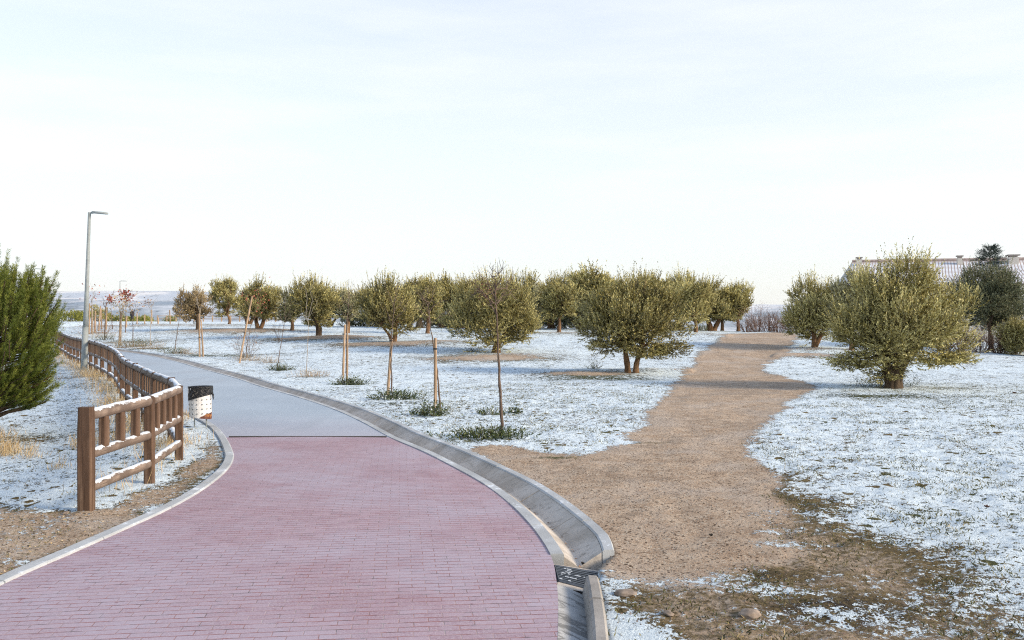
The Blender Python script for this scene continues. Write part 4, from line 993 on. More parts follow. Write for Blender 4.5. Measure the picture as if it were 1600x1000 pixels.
# ------------------------------------------------------------------ pine at the left
rng = np.random.default_rng(55)
PX, PY = -8.15, 14.0; pz = gz(PX, PY)
pine = empty('pine_tree', (PX, PY, pz), 'dense young pine with upright brush like shoots at the left edge', 'pine tree')
def prof(z): return np.interp(z, [.0, .35, .8, 1.3, 1.8, 2.3, 2.8, 3.3], [.35, .55, .82, 1.06, 1.06, .84, .5, .2])
n = 1350; zz = rng.uniform(.52, 2.35, n); th = rng.uniform(0, 2 * math.pi, n); q = rng.uniform(.5, 1, n) ** .7
rr = prof(zz) * q * (1 + .16 * np.sin(th * 3 + zz * 2.6)) * .93
P = np.stack([np.cos(th) * rr, np.sin(th) * rr, zz], -1)
upw = np.interp(zz, [.3, 1.0, 1.7, 2.5], [.2, .55, 1.3, 4.0])
D = unit(np.stack([np.cos(th) * .8, np.sin(th) * .8, upw], -1) + rng.normal(size=(n, 3)) * .16)
Ls_ = rng.uniform(.26, .46, n)
extra_p = np.array([[.12, -.15, 2.55], [.0, -.1, 2.65], [.28, .0, 2.35], [.42, -.2, 2.2], [.55, .1, 2.1], [.66, .1, 1.95], [.78, 0, 1.8], [.50, -.3, 1.9], [-.2, 0, 2.6], [-.5, 0, 2.4], [.95, .1, 1.45], [.88, -.1, 1.6], [.34, .2, 2.3], [.18, .2, 2.5]])
P = np.concatenate([P, extra_p]); D = np.concatenate([D, unit(np.array([[.10, 0, 1.0]] * len(extra_p)) + rng.normal(size=(len(extra_p), 3)) * .12)]); Ls_ = np.concatenate([Ls_, rng.uniform(.42, .62, len(extra_p))])
n = len(P); nn = 190
s = rng.uniform(0, 1, (n, nn)); pos = P[:, None] + D[:, None] * (Ls_[:, None] * s)[:, :, None] + np.array([0, 0, .12]) * (Ls_[:, None] * s ** 2)[:, :, None]
rad = rng.normal(size=(n, nn, 3)); rad -= (rad * D[:, None]).sum(-1, keepdims=True) * D[:, None]
nd = unit(unit(rad) * .8 + D[:, None] * .85)
tint = np.clip(.28 + .35 * s + rng.normal(size=(n, 1)) * .14 + rng.normal(size=(n, nn)) * .08, 0, 1)
k = n * nn
V, Fq, T = leaf_mesh(pos.reshape(k, 3), nd.reshape(k, 3), rng.uniform(.045, .072, k), .0030, tint.reshape(k), rng)
link('crown', np_mesh('crown', V, Fq, False, dict(tint=T)), pine, [M['pine']])
mb = MB(); mb.tube([(0, 0, -.2), (.02, 0, 1), (0, .02, 2), (-.05, 0, 2.9)], [.09, .07, .045, .015], 8)
for i in range(0, n, 3):
    a = P[i]; mb.tube([(0, 0, max(.15, a[2] - .35 * math.hypot(a[0], a[1]))), tuple(a * np.array([.6, .6, 1]) - np.array([0, 0, .05])), tuple(a), tuple(a + D[i] * Ls_[i] * .8)], [.022, .014, .010, .007], 4)
mb.build('trunk', M['olive_bark_dark'], pine)

# spruce behind the dark olive
rng = np.random.default_rng(66); d = 58; x = (1547 - 800) * d / F; zg = gz(x, d); ztop = 1.8 + 116 * d / F
sp_e = empty('spruce_tree', (x, d, zg), 'dark spruce with ragged pointed top rising in front of the roof', 'spruce tree'); Ht = ztop - zg
Pl, Dl, Ll = [], [], []
for z in np.arange(1.2, Ht - .05, .13):
    nb_ = 15; R0 = np.interp(z, [1.2, Ht - 1.7, Ht - 1.0, Ht - .45, Ht - .2, Ht], [1.0, 1.05, .95, .62, .38, .08])
    for k in range(nb_):
        th = rng.uniform(0, 2 * math.pi); R1 = R0 * rng.uniform(.55, 1.15)
        for t in np.linspace(.25, 1, 6):
            Pl.append((math.cos(th) * R1 * t, math.sin(th) * R1 * t, z - .16 * R1 * t + .12 * t * t)); Dl.append((math.cos(th), math.sin(th), .15)); Ll.append(.26)
P = np.array(Pl); D = unit(np.array(Dl) + rng.normal(size=(len(Pl), 3)) * .3)
V, Fq, T = twig_leaves(P, D, np.array(Ll), 10, .09, .012, rng, np.clip(.5 + rng.normal(size=len(P)) * .2, 0, 1))
link('crown', np_mesh('crown', V, Fq, False, dict(tint=T)), sp_e, [M['spruce']])
mb = MB(); mb.tube([(0, 0, -.3), (0, 0, Ht * .5), (0, 0, Ht)], [.14, .08, .015], 8); mb.build('trunk', M['olive_bark_dark'], sp_e)

# ------------------------------------------------------------------ saplings, stakes
def pix(px, py, d): return Vector(((px - 800) * d / F, d, CAMZ - (py - 500) * d / F))
GSAP = 'bare saplings planted along the path'
def sapling(foot, path, branches, label, r=.02, mat='sapling_bark', stakes=(), leaf=None, seed=1, twig_n=5, spread=.35):
    """foot pixel gives the depth; path and branches are further points of the stem in the photo's plane there."""
    h = hit(*foot); d = h.y; rng = np.random.default_rng(seed)
    e = empty('sapling', (h.x, h.y, h.z), label, 'sapling', GSAP); O = Vector((h.x, h.y, h.z))
    pts = [Vector((0, 0, -.05))] + [pix(a, b, d) - O for a, b in path]
    for i in range(1, len(pts)): pts[i].y += rng.normal() * .03
    q = resample(pts, .12); mb = MB(); n = len(q)
    for i in range(1, n - 1): q[i] += Vector((rng.normal() * .006, rng.normal() * .006, 0))
    mb.tube(q, [r * (1 - .75 * i / (n - 1)) * (1 + .12 * math.sin(i * 2.1)) for i in range(n)], 7)
    mb.build('trunk', M[mat], e, smooth=True)
    bm_ = MB(); tips = []
    for (a, b) in branches:
        A = pix(*a, d) - O; B = pix(*b, d) - O; A.y += 0; B.y += rng.normal() * .15
        p = limb_path(tuple(A), tuple(B), rng, .16, 4); L = (B - A).length
        bm_.tube(p, list(np.linspace(r * .45, r * .12, 5)), 5); tips.append(p[-1])
        for j in range(twig_n):
            a0 = np.array(p[rng.integers(1, 5)]); dv = unit(np.array(B - A) / (L + 1e-6) + rng.normal(size=3) * .7 + np.array([0, 0, .3])); l2 = rng.uniform(.3, .6) * L
            e2 = a0 + dv * l2; bm_.tube([tuple(a0), tuple(a0 + dv * l2 * .5 + rng.normal(size=3) * .02), tuple(e2)], [r * .2, r * .14, r * .06], 3); tips.append(tuple(e2)); tips.append(tuple(a0 + dv * l2 * .6))
    if branches: bm_.build('branches', M[mat], e)
    if leaf:
        lm, cnt, size, cxy, crad = leaf
        if cxy: c = np.array(pix(*cxy, d) - O); P = c + rng.normal(size=(cnt, 3)) * crad
        else: P = np.array(tips)[rng.integers(0, len(tips), cnt)] + rng.normal(size=(cnt, 3)) * crad
        V, Fq, T = leaf_mesh(P, unit(rng.normal(size=(cnt, 3)) + np.array([0, 0, -.4])), size * rng.uniform(.7, 1.3, cnt), size * .28, rng.uniform(0, 1, cnt), rng)
        link('leaves', np_mesh('leaves', V, Fq, False, dict(tint=T)), e, [M[lm]])
    return e, h
GST = 'wooden stakes beside the saplings'
def stake(foot, top, label, w=.035, tie=None, tie_to=None, dy=0, mat='stake'):
    w *= .86
    h = hit(*foot); d = h.y + dy; O = Vector((h.x, d, gz(h.x, d)))
    e = empty('stake', O, label, 'stake', GST)
    B = pix(*top, d) - O; mb = MB(); mb.tube([(0, 0, -.15), tuple(B * .5 + Vector((.004, 0, 0))), tuple(B)], [w, w * .95, w * .88], 8, wob=.08, seed=d); mb.build('pole', M[mat], e)
    if tie:
        c = pix(*tie, d) - O; mb = MB(); mb.tube([c - Vector((0, 0, .015)), c + Vector((0, 0, .015))], w * 1.25, 10)
        mb.build('tie', M['black_tie'], e)
    return e

sapling((786, 682), [(783, 640), (781, 590), (778, 545), (777, 500), (774, 455)], [((776, 490), (745, 445)), ((775, 470), (752, 432)), ((774, 458), (770, 425)), ((774, 458), (798, 436)), ((776, 475), (800, 452)), ((776, 480), (757, 462)), ((774, 456), (785, 424)), ((775, 465), (742, 458))],
        'tallest bare sapling with twisted brown twigs standing without a stake nearest the path', r=.030, seed=401, twig_n=9, leaf=('litter', 70, .04, (756, 452), .09))
sapling((689, 640), [(684, 590), (677, 540), (672, 500), (669, 470)], [((673, 505), (650, 475)), ((671, 490), (690, 470)), ((670, 480), (664, 447)), ((670, 475), (678, 452)), ((672, 498), (658, 462)), ((673, 505), (700, 488)), ((669, 472), (652, 458))],
        'bare sapling leaning against the upright stake nearest the foreground', r=.022, seed=402, twig_n=6)
stake((680, 645), (680, 528), 'upright round stake nearest the foreground with black tie', .038, tie=(680, 545))
sapling((613, 622), [(611, 580), (611, 545), (614, 500), (618, 450)], [((614, 510), (598, 480)), ((615, 490), (630, 465)), ((616, 480), (604, 455)), ((617, 470), (626, 440)), ((614, 505), (634, 485))], 'bare thin sapling tied to the slanting stake before the forked olive', r=.02, seed=403)
stake((605, 618), (612, 530), 'slanting stake in front of the forked olive', .042, tie=(611, 532))
sapling((541, 598), [(541, 560), (542, 520), (544, 480), (545, 436)], [((543, 505), (530, 480)), ((544, 490), (556, 468)), ((544, 480), (535, 458)), ((544, 470), (552, 448)), ((543, 500), (560, 488))], 'slim sapling between the pair of stakes', r=.018, seed=404)
stake((535, 600), (539, 507), 'left stake of the pair before the pale olive', .040, tie=(537, 522))
stake((541, 598), (543, 507), 'thinner right stake of the pair before the pale olive', .028, dy=.15)
sapling((479, 582), [(480, 545), (481, 515), (483, 490)], [((482, 505), (476, 440)), ((482, 498), (492, 440)), ((482, 500), (470, 480)), ((483, 495), (497, 470))], 'pale forked bare sapling before the dark trunked olive', r=.015, mat='pale_bark', seed=405, twig_n=4)
sapling((433, 574), [(438, 540), (443, 515), (447, 495)], [((444, 512), (432, 485)), ((446, 500), (456, 478)), ((445, 505), (462, 486)), ((446, 498), (446, 470))], 'thin leaning sapling right of the rusty shrub', r=.018, seed=406, twig_n=4)
sapling((384, 562), [(386, 540), (392, 510), (400, 480)], [((395, 500), (388, 470)), ((398, 488), (412, 455)), ((400, 482), (402, 462)), ((394, 505), (410, 485))], 'sapling with a few bright red leaves behind the leaning stake', r=.016, seed=407, leaf=('red_leaf', 60, .09, None, .10))
stake((373, 568), (394, 463), 'long pale stake leaning far to the right by the rusty shrub', .045, tie=(382, 520))
sapling((316, 556), [(315, 520), (313, 490), (308, 466)], [((313, 490), (302, 462)), ((312, 485), (318, 458)), ((310, 475), (306, 445))], 'sapling behind the pale pair of poles', r=.018, mat='pale_bark', seed=408, twig_n=4)
stake((312, 558), (311, 490), 'pale stake under the tan leaved tree, left one of two', .050, tie=(312, 527), mat='stake')
stake((318, 558), (314, 500), 'pale stake under the tan leaved tree, right one of two', .040)
sapling((273, 547), [(277, 520), (281, 495), (284, 480)], [((281, 497), (276, 478)), ((282, 490), (290, 468)), ((283, 485), (282, 460))], 'thin leaning sapling left of the tan leaved tree', r=.022, seed=409, twig_n=4)
sapling((235, 540), [(235, 510), (236, 485), (236, 470)], [((236, 490), (228, 470)), ((236, 485), (244, 468)), ((236, 480), (232, 462))], 'very thin pale sapling in open snow left of the far railing', r=.018, mat='pale_bark', seed=410, leaf=('rust_leaf', 40, .10, (231, 472), .12))
sapling((208, 540), [(208, 515), (208, 495), (209, 485)], [((208, 495), (203, 478)), ((208, 492), (214, 476))], 'dark thin sapling in front of the walking person', r=.028, seed=411, leaf=('rust_leaf', 30, .09, (213, 480), .2))
sapling((189, 540), [(190, 515), (191, 490), (193, 470)], [((191, 490), (183, 470)), ((192, 482), (200, 465)), ((192, 480), (190, 462)), ((191, 488), (203, 478))], 'sapling with tan tuft and bright red top leaves beside the far lamp', r=.024, seed=412, mat='pale_bark', leaf=('tan_leaf', 260, .10, (193, 478), .33))
stake((186, 540), (189, 487), 'thick pale stake holding the tan tufted sapling', .065, tie=(188, 497))
sapling((196, 520), [(196, 500), (197, 480), (197, 466)], [((197, 470), (190, 458)), ((197, 468), (203, 456)), ((197, 470), (198, 452))], 'slim sapling topped by the largest red leaf cluster', r=.03, seed=413, leaf=('red_leaf', 150, .16, (197, 462), .19))
sapling((176, 514), [(175, 500), (174, 485), (173, 472)], [((174, 476), (168, 464)), ((174, 474), (178, 463))], 'slim sapling topped by a small red leaf cluster', r=.03, seed=414, leaf=('red_leaf', 70, .15, (173, 468), .13))
sapling((164, 530), [(164, 510), (165, 490), (166, 470)], [((165, 488), (160, 466)), ((165, 480), (170, 460))], 'dark stemmed sapling at the right of the stake cluster', r=.045, seed=415)
sapling((145, 524), [(145, 500), (144, 480), (143, 466)], [((144, 476), (139, 458)), ((144, 474), (150, 456)), ((144, 472), (145, 448))], 'sapling with sparse red leaves right beside the lamp post', r=.03, mat='pale_bark', seed=416, leaf=('red_leaf', 40, .13, (144, 459), .42))
for i, (f, t, lab, w) in enumerate([((139, 522), (140, 474), 'pale stake touching the lamp post in view', .05), ((143, 521), (144, 482), 'pale stake second from the lamp post', .055), ((148, 520), (149, 486), 'short orange stake in the stake cluster', .06), ((154, 517), (157, 478), 'pale stake leaning right in the stake cluster', .055),
                                    ((159, 514), (158, 482), 'thin orange stake beside the dark stemmed sapling', .05), ((166, 515), (166, 480), 'stake right of the dark stemmed sapling', .06), ((197, 512), (198, 494), 'short stake under the largest red cluster', .06), ((214, 506), (214, 490), 'yellow stake just right of the walking person', .07),
                                    ((226, 507), (226, 491), 'yellow stake before the bright bush right of the person', .07), ((237, 508), (237, 484), 'pale stake at the small far bush', .07), ((247, 508), (247, 496), 'short stake where the far railing begins', .07), ((266, 508), (265, 484), 'thin stake before the round bush and far railing', .06)]):
    stake(f, t, lab, w)

# ------------------------------------------------------------------ far railing, person
d = 122; A = (246 - 800) * d / F; B = (452 - 800) * d / F
rail = empty('railing', (A, d, gz(A, d)), 'low wooden post and rail railing far behind the tan leaved tree', 'railing'); O = Vector((A, d, gz(A, d))); npost = 16; pp = []
for i in range(npost):
    x = A + (B - A) * i / (npost - 1); y = d + 2.5 * i / npost; pp.append(Vector((x, y, gz(x, y)))); mb = MB(); mb.box(pp[-1] - O + Vector((0, 0, .4)), (.14, .14, .9)); mb.build('post', M['stake'], rail)
for i in range(npost - 1):
    for hh in (.78, .38):
        mb = MB(); mb.tube([pp[i] - O + Vector((0, 0, hh)), pp[i + 1] - O + Vector((0, 0, hh))], .06, 6); mb.build('rail', M['greywood'], rail)

def person(px, py, d):
    x = (px - 800) * d / F; z = gz(x, d)
    e = empty('person', (x, d, z), 'person in long dark coat walking far off on the path', 'person')
    J = dict(pel=(0, 0, .92), ch=(0, 0, 1.25), nk=(0, 0, 1.47), hd=(0, -.01, 1.60), ht=(0, -.01, 1.72), ls=(-.18, 0, 1.40), le=(-.25, .02, 1.12), lw=(-.24, -.04, .88), lh=(-.235, -.05, .80), rs=(.18, 0, 1.40), re=(.25, .02, 1.12), rw=(.24, -.05, .88), rh=(.235, -.06, .80),
             lk=(-.09, -.06, .50), la=(-.09, .02, .08), lt=(-.10, -.13, .04), rk=(.09, .02, .50), ra=(.08, .18, .10), rt=(.09, .05, .04), lp=(-.09, 0, .85), rp=(.09, 0, .85))
    Rr = dict(pel=.15, ch=.16, nk=.06, hd=.095, ht=.07, ls=.075, le=.05, lw=.04, lh=.035, rs=.075, re=.05, rw=.04, rh=.035, lk=.065, la=.045, lt=.04, rk=.065, ra=.045, rt=.04, lp=.10, rp=.10)
    K = list(J); E = [('pel', 'ch'), ('ch', 'nk'), ('nk', 'hd'), ('hd', 'ht'), ('ch', 'ls'), ('ls', 'le'), ('le', 'lw'), ('lw', 'lh'), ('ch', 'rs'), ('rs', 're'), ('re', 'rw'), ('rw', 'rh'), ('pel', 'lp'), ('lp', 'lk'), ('lk', 'la'), ('la', 'lt'), ('pel', 'rp'), ('rp', 'rk'), ('rk', 'ra'), ('ra', 'rt')]
    me = bpy.data.meshes.new('body'); me.from_pydata([J[k] for k in K], [(K.index(a), K.index(b)) for a, b in E], []); o = bpy.data.objects.new('body', me); COL.objects.link(o); o.parent = e
    m = o.modifiers.new('skin', 'SKIN'); sv = me.skin_vertices[0].data
    for i, k in enumerate(K): sv[i].radius = (Rr[k], Rr[k] * (.8 if k in ('pel', 'ch') else 1))
    sv[0].use_root = True
    o.modifiers.new('sub', 'SUBSURF').levels = 1; o.modifiers['sub'].render_levels = 2
    nm = N('skin_and_trousers', .8, .2); s3 = nm.new('ShaderNodeSeparateXYZ'); nm.l(nm.coord(), s3.inputs[0])
    nm.done(nm.mix(nm.smooth(s3.outputs[2], 1.50, 1.53), (.03, .03, .035), (.35, .2, .15))); me.materials.append(nm.mat)
    mb = MB(); vs = []; fs = []
    pr = [(.42, .235, .15), (.7, .215, .15), (.95, .19, .14), (1.2, .205, .145), (1.38, .215, .13), (1.48, .10, .09)]
    for z_, a_, b_ in pr:
        for k in range(16): th = 2 * math.pi * k / 16; vs.append((math.cos(th) * a_, math.sin(th) * b_, z_))
    for i in range(len(pr) - 1):
        for k in range(16): fs.append((i * 16 + k, i * 16 + (k + 1) % 16, (i + 1) * 16 + (k + 1) % 16, (i + 1) * 16 + k))
    mb.add(vs, fs)
    for s2 in (-1, 1): mb.tube([(s2 * .18, 0, 1.42), (s2 * .255, .02, 1.12), (s2 * .245, -.045, .86)], [.085, .07, .058], 10)
    cm = mat_plain('dark_coat_cloth', (.025, .025, .03), .9); mb.build('coat', cm, e, smooth=True)
    mb = MB(); vs = []; fs = []
    for i in range(6):
        ph = i / 5 * 1.45
        for k in range(14): th = 2 * math.pi * k / 14; vs.append((math.cos(th) * .108 * math.cos(ph), .012 + math.sin(th) * .115 * math.cos(ph), 1.62 + .115 * math.sin(ph)))
    for i in range(5):
        for k in range(14): fs.append((i * 14 + k, i * 14 + (k + 1) % 14, (i + 1) * 14 + (k + 1) % 14, (i + 1) * 14 + k))
    mb.add(vs, fs); mb.build('hair', mat_plain('dark_hair', (.02, .015, .012), .7), e, smooth=True)
person(206.5, 505, 128)

# ------------------------------------------------------------------ house
d = 74.0; hx0 = (1331 - 800) * d / F; hx1 = (1790 - 800) * d / F; zr = CAMZ + 91 * (d + 5.2) / F; ze = CAMZ + 55 * d / F
house = empty('house', (hx0, d, -5), 'long house with snow dusted tiled roof behind the trees at the right', 'house'); O = Vector((hx0, d, -5)); L = hx1 - hx0; dp = 5.2; house.rotation_euler.z = math.radians(-14)
mt = N('clay_tiles_under_snow', .85, .2); br = mt.new('ShaderNodeTexBrick'); mt.l(mt.coord('UV'), br.inputs['Vector'])
br.inputs['Scale'].default_value = 1; br.inputs['Brick Width'].default_value = .24; br.inputs['Row Height'].default_value = .36; br.inputs['Mortar Size'].default_value = .045; br.inputs['Mortar Smooth'].default_value = .3; br.offset = 0
sp = mt.new('ShaderNodeSeparateXYZ'); mt.l(mt.coord('UV'), sp.inputs[0])
cover_ = mt.math('ADD', br.outputs['Fac'], mt.math('MULTIPLY_ADD', mt.noise(1.2, 4, .6, vec=mt.coord('UV')), 1.0, -.5))
snf = mt.math('MULTIPLY', mt.math('SUBTRACT', 1.0, mt.smooth(cover_, .25, .6)), mt.smooth(sp.outputs[1], 6.2, 5.6))
M['tiles'] = mt.done(mt.mix(snf, (.36, .30, .28), (.74, .80, .87)))
M['wall'] = mat_plain('cream_render', (.62, .57, .50), .9, 0, .1, 3); M['cap'] = mat_plain('chimney_cap', (.34, .30, .27), .9)
def uvquad(name, pts, uv, mat, parent, th=.08):
    bm = bmesh.new(); vs = [bm.verts.new(p) for p in pts]; f = bm.faces.new(vs); ul = bm.loops.layers.uv.new('UVMap')
    for l_, u in zip(f.loops, uv): l_[ul].uv = u
    me = bpy.data.meshes.new(name); bm.to_mesh(me); bm.free(); o = link(name, me, parent, [mat]); s2 = o.modifiers.new('thick', 'SOLIDIFY'); s2.thickness = th; s2.offset = -1; return o
zR, zE = zr - O.z, ze - O.z; sl2 = math.hypot(dp, zR - zE)
ro = uvquad('roof', [(-.4, -.6, zE), (L + .4, -.6, zE), (L + .4, dp, zR), (.62, dp, zR)], [(0, 0), (L, 0), (L, 6.4), (0, 6.4)], M['tiles'], house)
uvquad('roof', [(L + .4, dp * 2 + .6, zE), (-.4, dp * 2 + .6, zE), (.62, dp, zR - .004), (L + .4, dp, zR - .004)], [(0, 0), (L, 0), (L, 6.4), (0, 6.4)], M['tiles'], house)
uvquad('roof', [(-.4, dp * 2 + .6, zE - .004), (-.4, -.6, zE - .004), (.62, dp, zR - .006)], [(0, 0), (11, 0), (5.5, 6.4)], M['tiles'], house)
mb = MB(); mb.tube([(.62, dp, zR + .02), (L + .4, dp, zR + .02)], .13, 8); rdg = mb.build('ridge', mat_plain('ridge_tiles', (.42, .34, .31), .9, 0, .4, 6), house)
mb = MB(); gab = [(0, 0, 0), (L, 0, 0), (L, dp * 2, 0), (0, dp * 2, 0), (0, 0, zE - .12), (L, 0, zE - .12), (L, dp * 2, zE - .12), (0, dp * 2, zE - .12), (L, dp, zR - .2)]
mb.add(gab, [(0, 1, 5, 4), (1, 2, 6, 8, 5), (2, 3, 7, 6), (3, 0, 4, 7)]); mb.build('wall', M['wall'], house)
mglass = mat_plain('dark_window_glass', (.05, .06, .07), .15)
for k in range(7):
    mb = MB(); mb.box((1.8 + k * 3.1, -.02, zE - 2.2), (1.1, .1, 1.2)); w_ = mb.build('window', M['cap'], house)
    mb = MB(); mb.box((1.8 + k * 3.1, -.08, zE - 2.2), (.95, .04, 1.05)); mb.build('pane', mglass, w_)
for cx_, cw, z0_, z1_ in ((1342, .42, zR - .8, 96.5), (1499, .40, zR - .8, 96), (1582, .72, zR - 1.6, 101)):
    pr_ = (cx_ - 800) / F; x = (78 * pr_ - 28.6) / (.97 + .24 * pr_); z1_ = max(zR + .3, CAMZ + z1_ * (78 - .24 * x) / F - O.z)
    mb = MB(); mb.box((x, dp - 1.0, (z0_ + z1_) / 2 - .1), (cw, cw, z1_ - z0_ - .2)); ch = mb.build('chimney', M['wall'], house)
    mb = MB(); mb.box((x, dp - 1.0, z1_ - .16), (cw * .8, cw * .8, .14)); mb.box((x, dp - 1.0, z1_ - .04), (cw * 1.25, cw * 1.25, .1)); mb.build('chimney_cap', M['cap'], ch)

# ------------------------------------------------------------------ distant hills
def hills(y0, depth, amp, base, seed, mat, label, tilt=0.0, xr=1.5, f=900.0):
    xs_ = np.linspace(-y0 * xr, y0 * xr, 260); ys_ = np.linspace(0, 1, 26); X_, Y_ = np.meshgrid(xs_, ys_)
    prof_ = np.sin(Y_ * math.pi) ** .8
    ridge = base + tilt * X_ / y0 * amp + amp * (fbm(X_ / f, Y_ * 1.5, 4, seed) * 1.0) + amp * .10 * fbm(X_ / f * 6, Y_ * 8, 3, seed + 3)
    Z_ = -75 + np.maximum(0, ridge + 75) * prof_
    i_ = np.arange(X_.size).reshape(X_.shape); Qs = np.stack([i_[:-1, :-1], i_[:-1, 1:], i_[1:, 1:], i_[1:, :-1]], -1).reshape(-1, 4)
    o = link('hills', np_mesh('hills', np.stack([X_, y0 + Y_ * depth, Z_], -1).reshape(-1, 3), Qs, True), None, [mat]); return tag(o, label, kind='structure')
def mat_hill(name, a, b, sc):  # pale bluish tones: thin snow, plus distance haze put into the colour
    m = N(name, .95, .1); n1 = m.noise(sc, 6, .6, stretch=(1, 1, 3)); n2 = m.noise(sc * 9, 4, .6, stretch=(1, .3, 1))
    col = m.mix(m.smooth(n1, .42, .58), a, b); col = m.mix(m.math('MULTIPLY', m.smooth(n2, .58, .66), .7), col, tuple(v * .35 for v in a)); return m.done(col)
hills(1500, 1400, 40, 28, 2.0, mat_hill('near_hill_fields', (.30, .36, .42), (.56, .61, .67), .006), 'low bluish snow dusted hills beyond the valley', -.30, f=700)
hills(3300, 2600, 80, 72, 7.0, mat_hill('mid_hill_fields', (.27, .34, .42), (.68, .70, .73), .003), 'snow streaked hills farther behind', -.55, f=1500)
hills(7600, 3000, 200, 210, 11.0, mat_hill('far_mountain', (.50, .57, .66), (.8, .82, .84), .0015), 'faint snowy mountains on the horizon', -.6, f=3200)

# ------------------------------------------------------------------ grass and weeds
def blades(name, P, h, w, lean, tint, mat, rng, kind='stuff', label=None, parent=None):
    n = len(P); D = unit(np.stack([rng.normal(size=n) * lean, rng.normal(size=n) * lean, np.ones(n)], -1))
    V, Fq, T = leaf_mesh(P, D, h, w, tint, rng, S=np.stack([rng.normal(size=n), rng.normal(size=n), np.zeros(n)], -1))
    o = link(name, np_mesh(name, V, Fq, False, dict(tint=T)), parent, [M[mat]])
    if kind and not parent: tag(o, label, kind=kind)
    return o
rng = np.random.default_rng(90)
def scatter(n, x0, x1, y0, y1, dens):
    x = rng.uniform(x0, x1, n); y = y0 + (y1 - y0) * rng.uniform(0, 1, n) ** 1.6
    c = gfield(cov, x, y); s = gfield(soil, x, y); q = gfield(hd, x, y)
    keep = (q > .03) & (rng.uniform(0, 1, n) < dens(c, s, x, y))
    x, y = x[keep], y[keep]; return np.stack([x, y, gsurf_np(x, y) - .005], -1)
ck = lambda x, y: sstep(.46, .66, fbm(x * 2.3, y * 2.3, 3, 77.0) + .5)
P = scatter(260000, -2.5, 14, 4.5, 26, lambda c, s, x, y: np.clip(.06 + .75 * ck(x, y), 0, 1) * np.clip(1.15 - s * 1.3, .0, 1))
blades('grass', P, rng.uniform(.02, .055, len(P)), .0042, .9, rng.uniform(0, 1, len(P)) ** 2.2, 'blade', rng, label='short winter grass poking through the snow')
P = scatter(50000, -12, -3.4, 5, 24, lambda c, s, x, y: np.clip(.06 + .7 * ck(x, y), 0, 1) * np.clip(1.15 - s * 1.1, .05, 1))
blades('grass', P, rng.uniform(.015, .05, len(P)), .0035, .9, rng.uniform(0, 1, len(P)) ** 1.1, 'blade', rng, label='short winter grass on the bank left of the path')
# dry golden grass along the fence
cl = []
fcs = resample([(p.x, p.y, 0) for p in fc], .12)
for p in fcs:
    dens = float(np.interp(p.y, [8.4, 9.5, 12, 14, 16, 30, 45], [.12, .3, .55, 1, 1.2, 1.0, .6])) * (.5 + mnoise.noise(p * .9) * 1.6)
    for k in range(int(max(0, dens) * 26)): cl.append((p.x + rng.normal() * .22 - .2, p.y + rng.normal() * .2 - .1))
for (px, py, r, k) in [(6, 712, .14, 420), (132, 702, .11, 170), (48, 718, .10, 90), (172, 692, .12, 120), (90, 735, .08, 50), (-20, 690, .2, 300), (215, 600, .6, 900), (160, 588, .7, 500), (110, 570, .9, 500), (200, 575, .5, 400), (262, 700, .25, 300), (300, 655, .25, 220)]:
    hh = hit(px, py); cl += [(hh.x + a * r, hh.y + b * r * 1.2) for a, b in rng.normal(size=(k, 2))]
cl = np.array(cl); q = gfield(hd, cl[:, 0], cl[:, 1]); cl = cl[q > .08]
P = np.stack([cl[:, 0], cl[:, 1], gsurf_np(cl[:, 0], cl[:, 1]) - .01], -1)
blades('grass', P, rng.uniform(.08, .30, len(P)), .0032, .40, rng.uniform(0, 1, len(P)), 'straw', rng, label='dry golden grass growing along the wooden fence')

def clump(name, px, py, r, h, n, mat, label, cat, group, seed, w=.012, flat=.8):
    hh = hit(px, py); g = np.random.default_rng(seed); e = empty(name, hh, label, cat, group)
    r *= .66; h *= 1.12; n = int(n * 1.2); a = g.normal(size=(n, 2)) * np.array([r, r * .6]) * .5; P = np.stack([a[:, 0], a[:, 1], np.array([gsurf(hh.x + u, hh.y + v) - hh.z for u, v in a]) - .01], -1)
    out = unit(np.stack([a[:, 0], a[:, 1], np.full(n, r * flat)], -1) + g.normal(size=(n, 3)) * .3)
    V, Fq, T = twig_leaves(P, out, h * g.uniform(.5, 1.1, n), 6, w * 4.2, w, g, np.clip(.5 + g.normal(size=n) * .2, 0, 1))
    link('leaves', np_mesh('leaves', V, Fq, False, dict(tint=T)), e, [M[mat]])
    mb = MB()
    for k in range(0, min(n, 60)): p = Vector(P[k]); mb.tube([(0, 0, -.01), p, p + Vector(out[k]) * h * .8], [.005, .004, .002], 3)
    mb.build('stem', M['sapling_bark'], e)
GC = 'green clumps at the feet of the saplings'
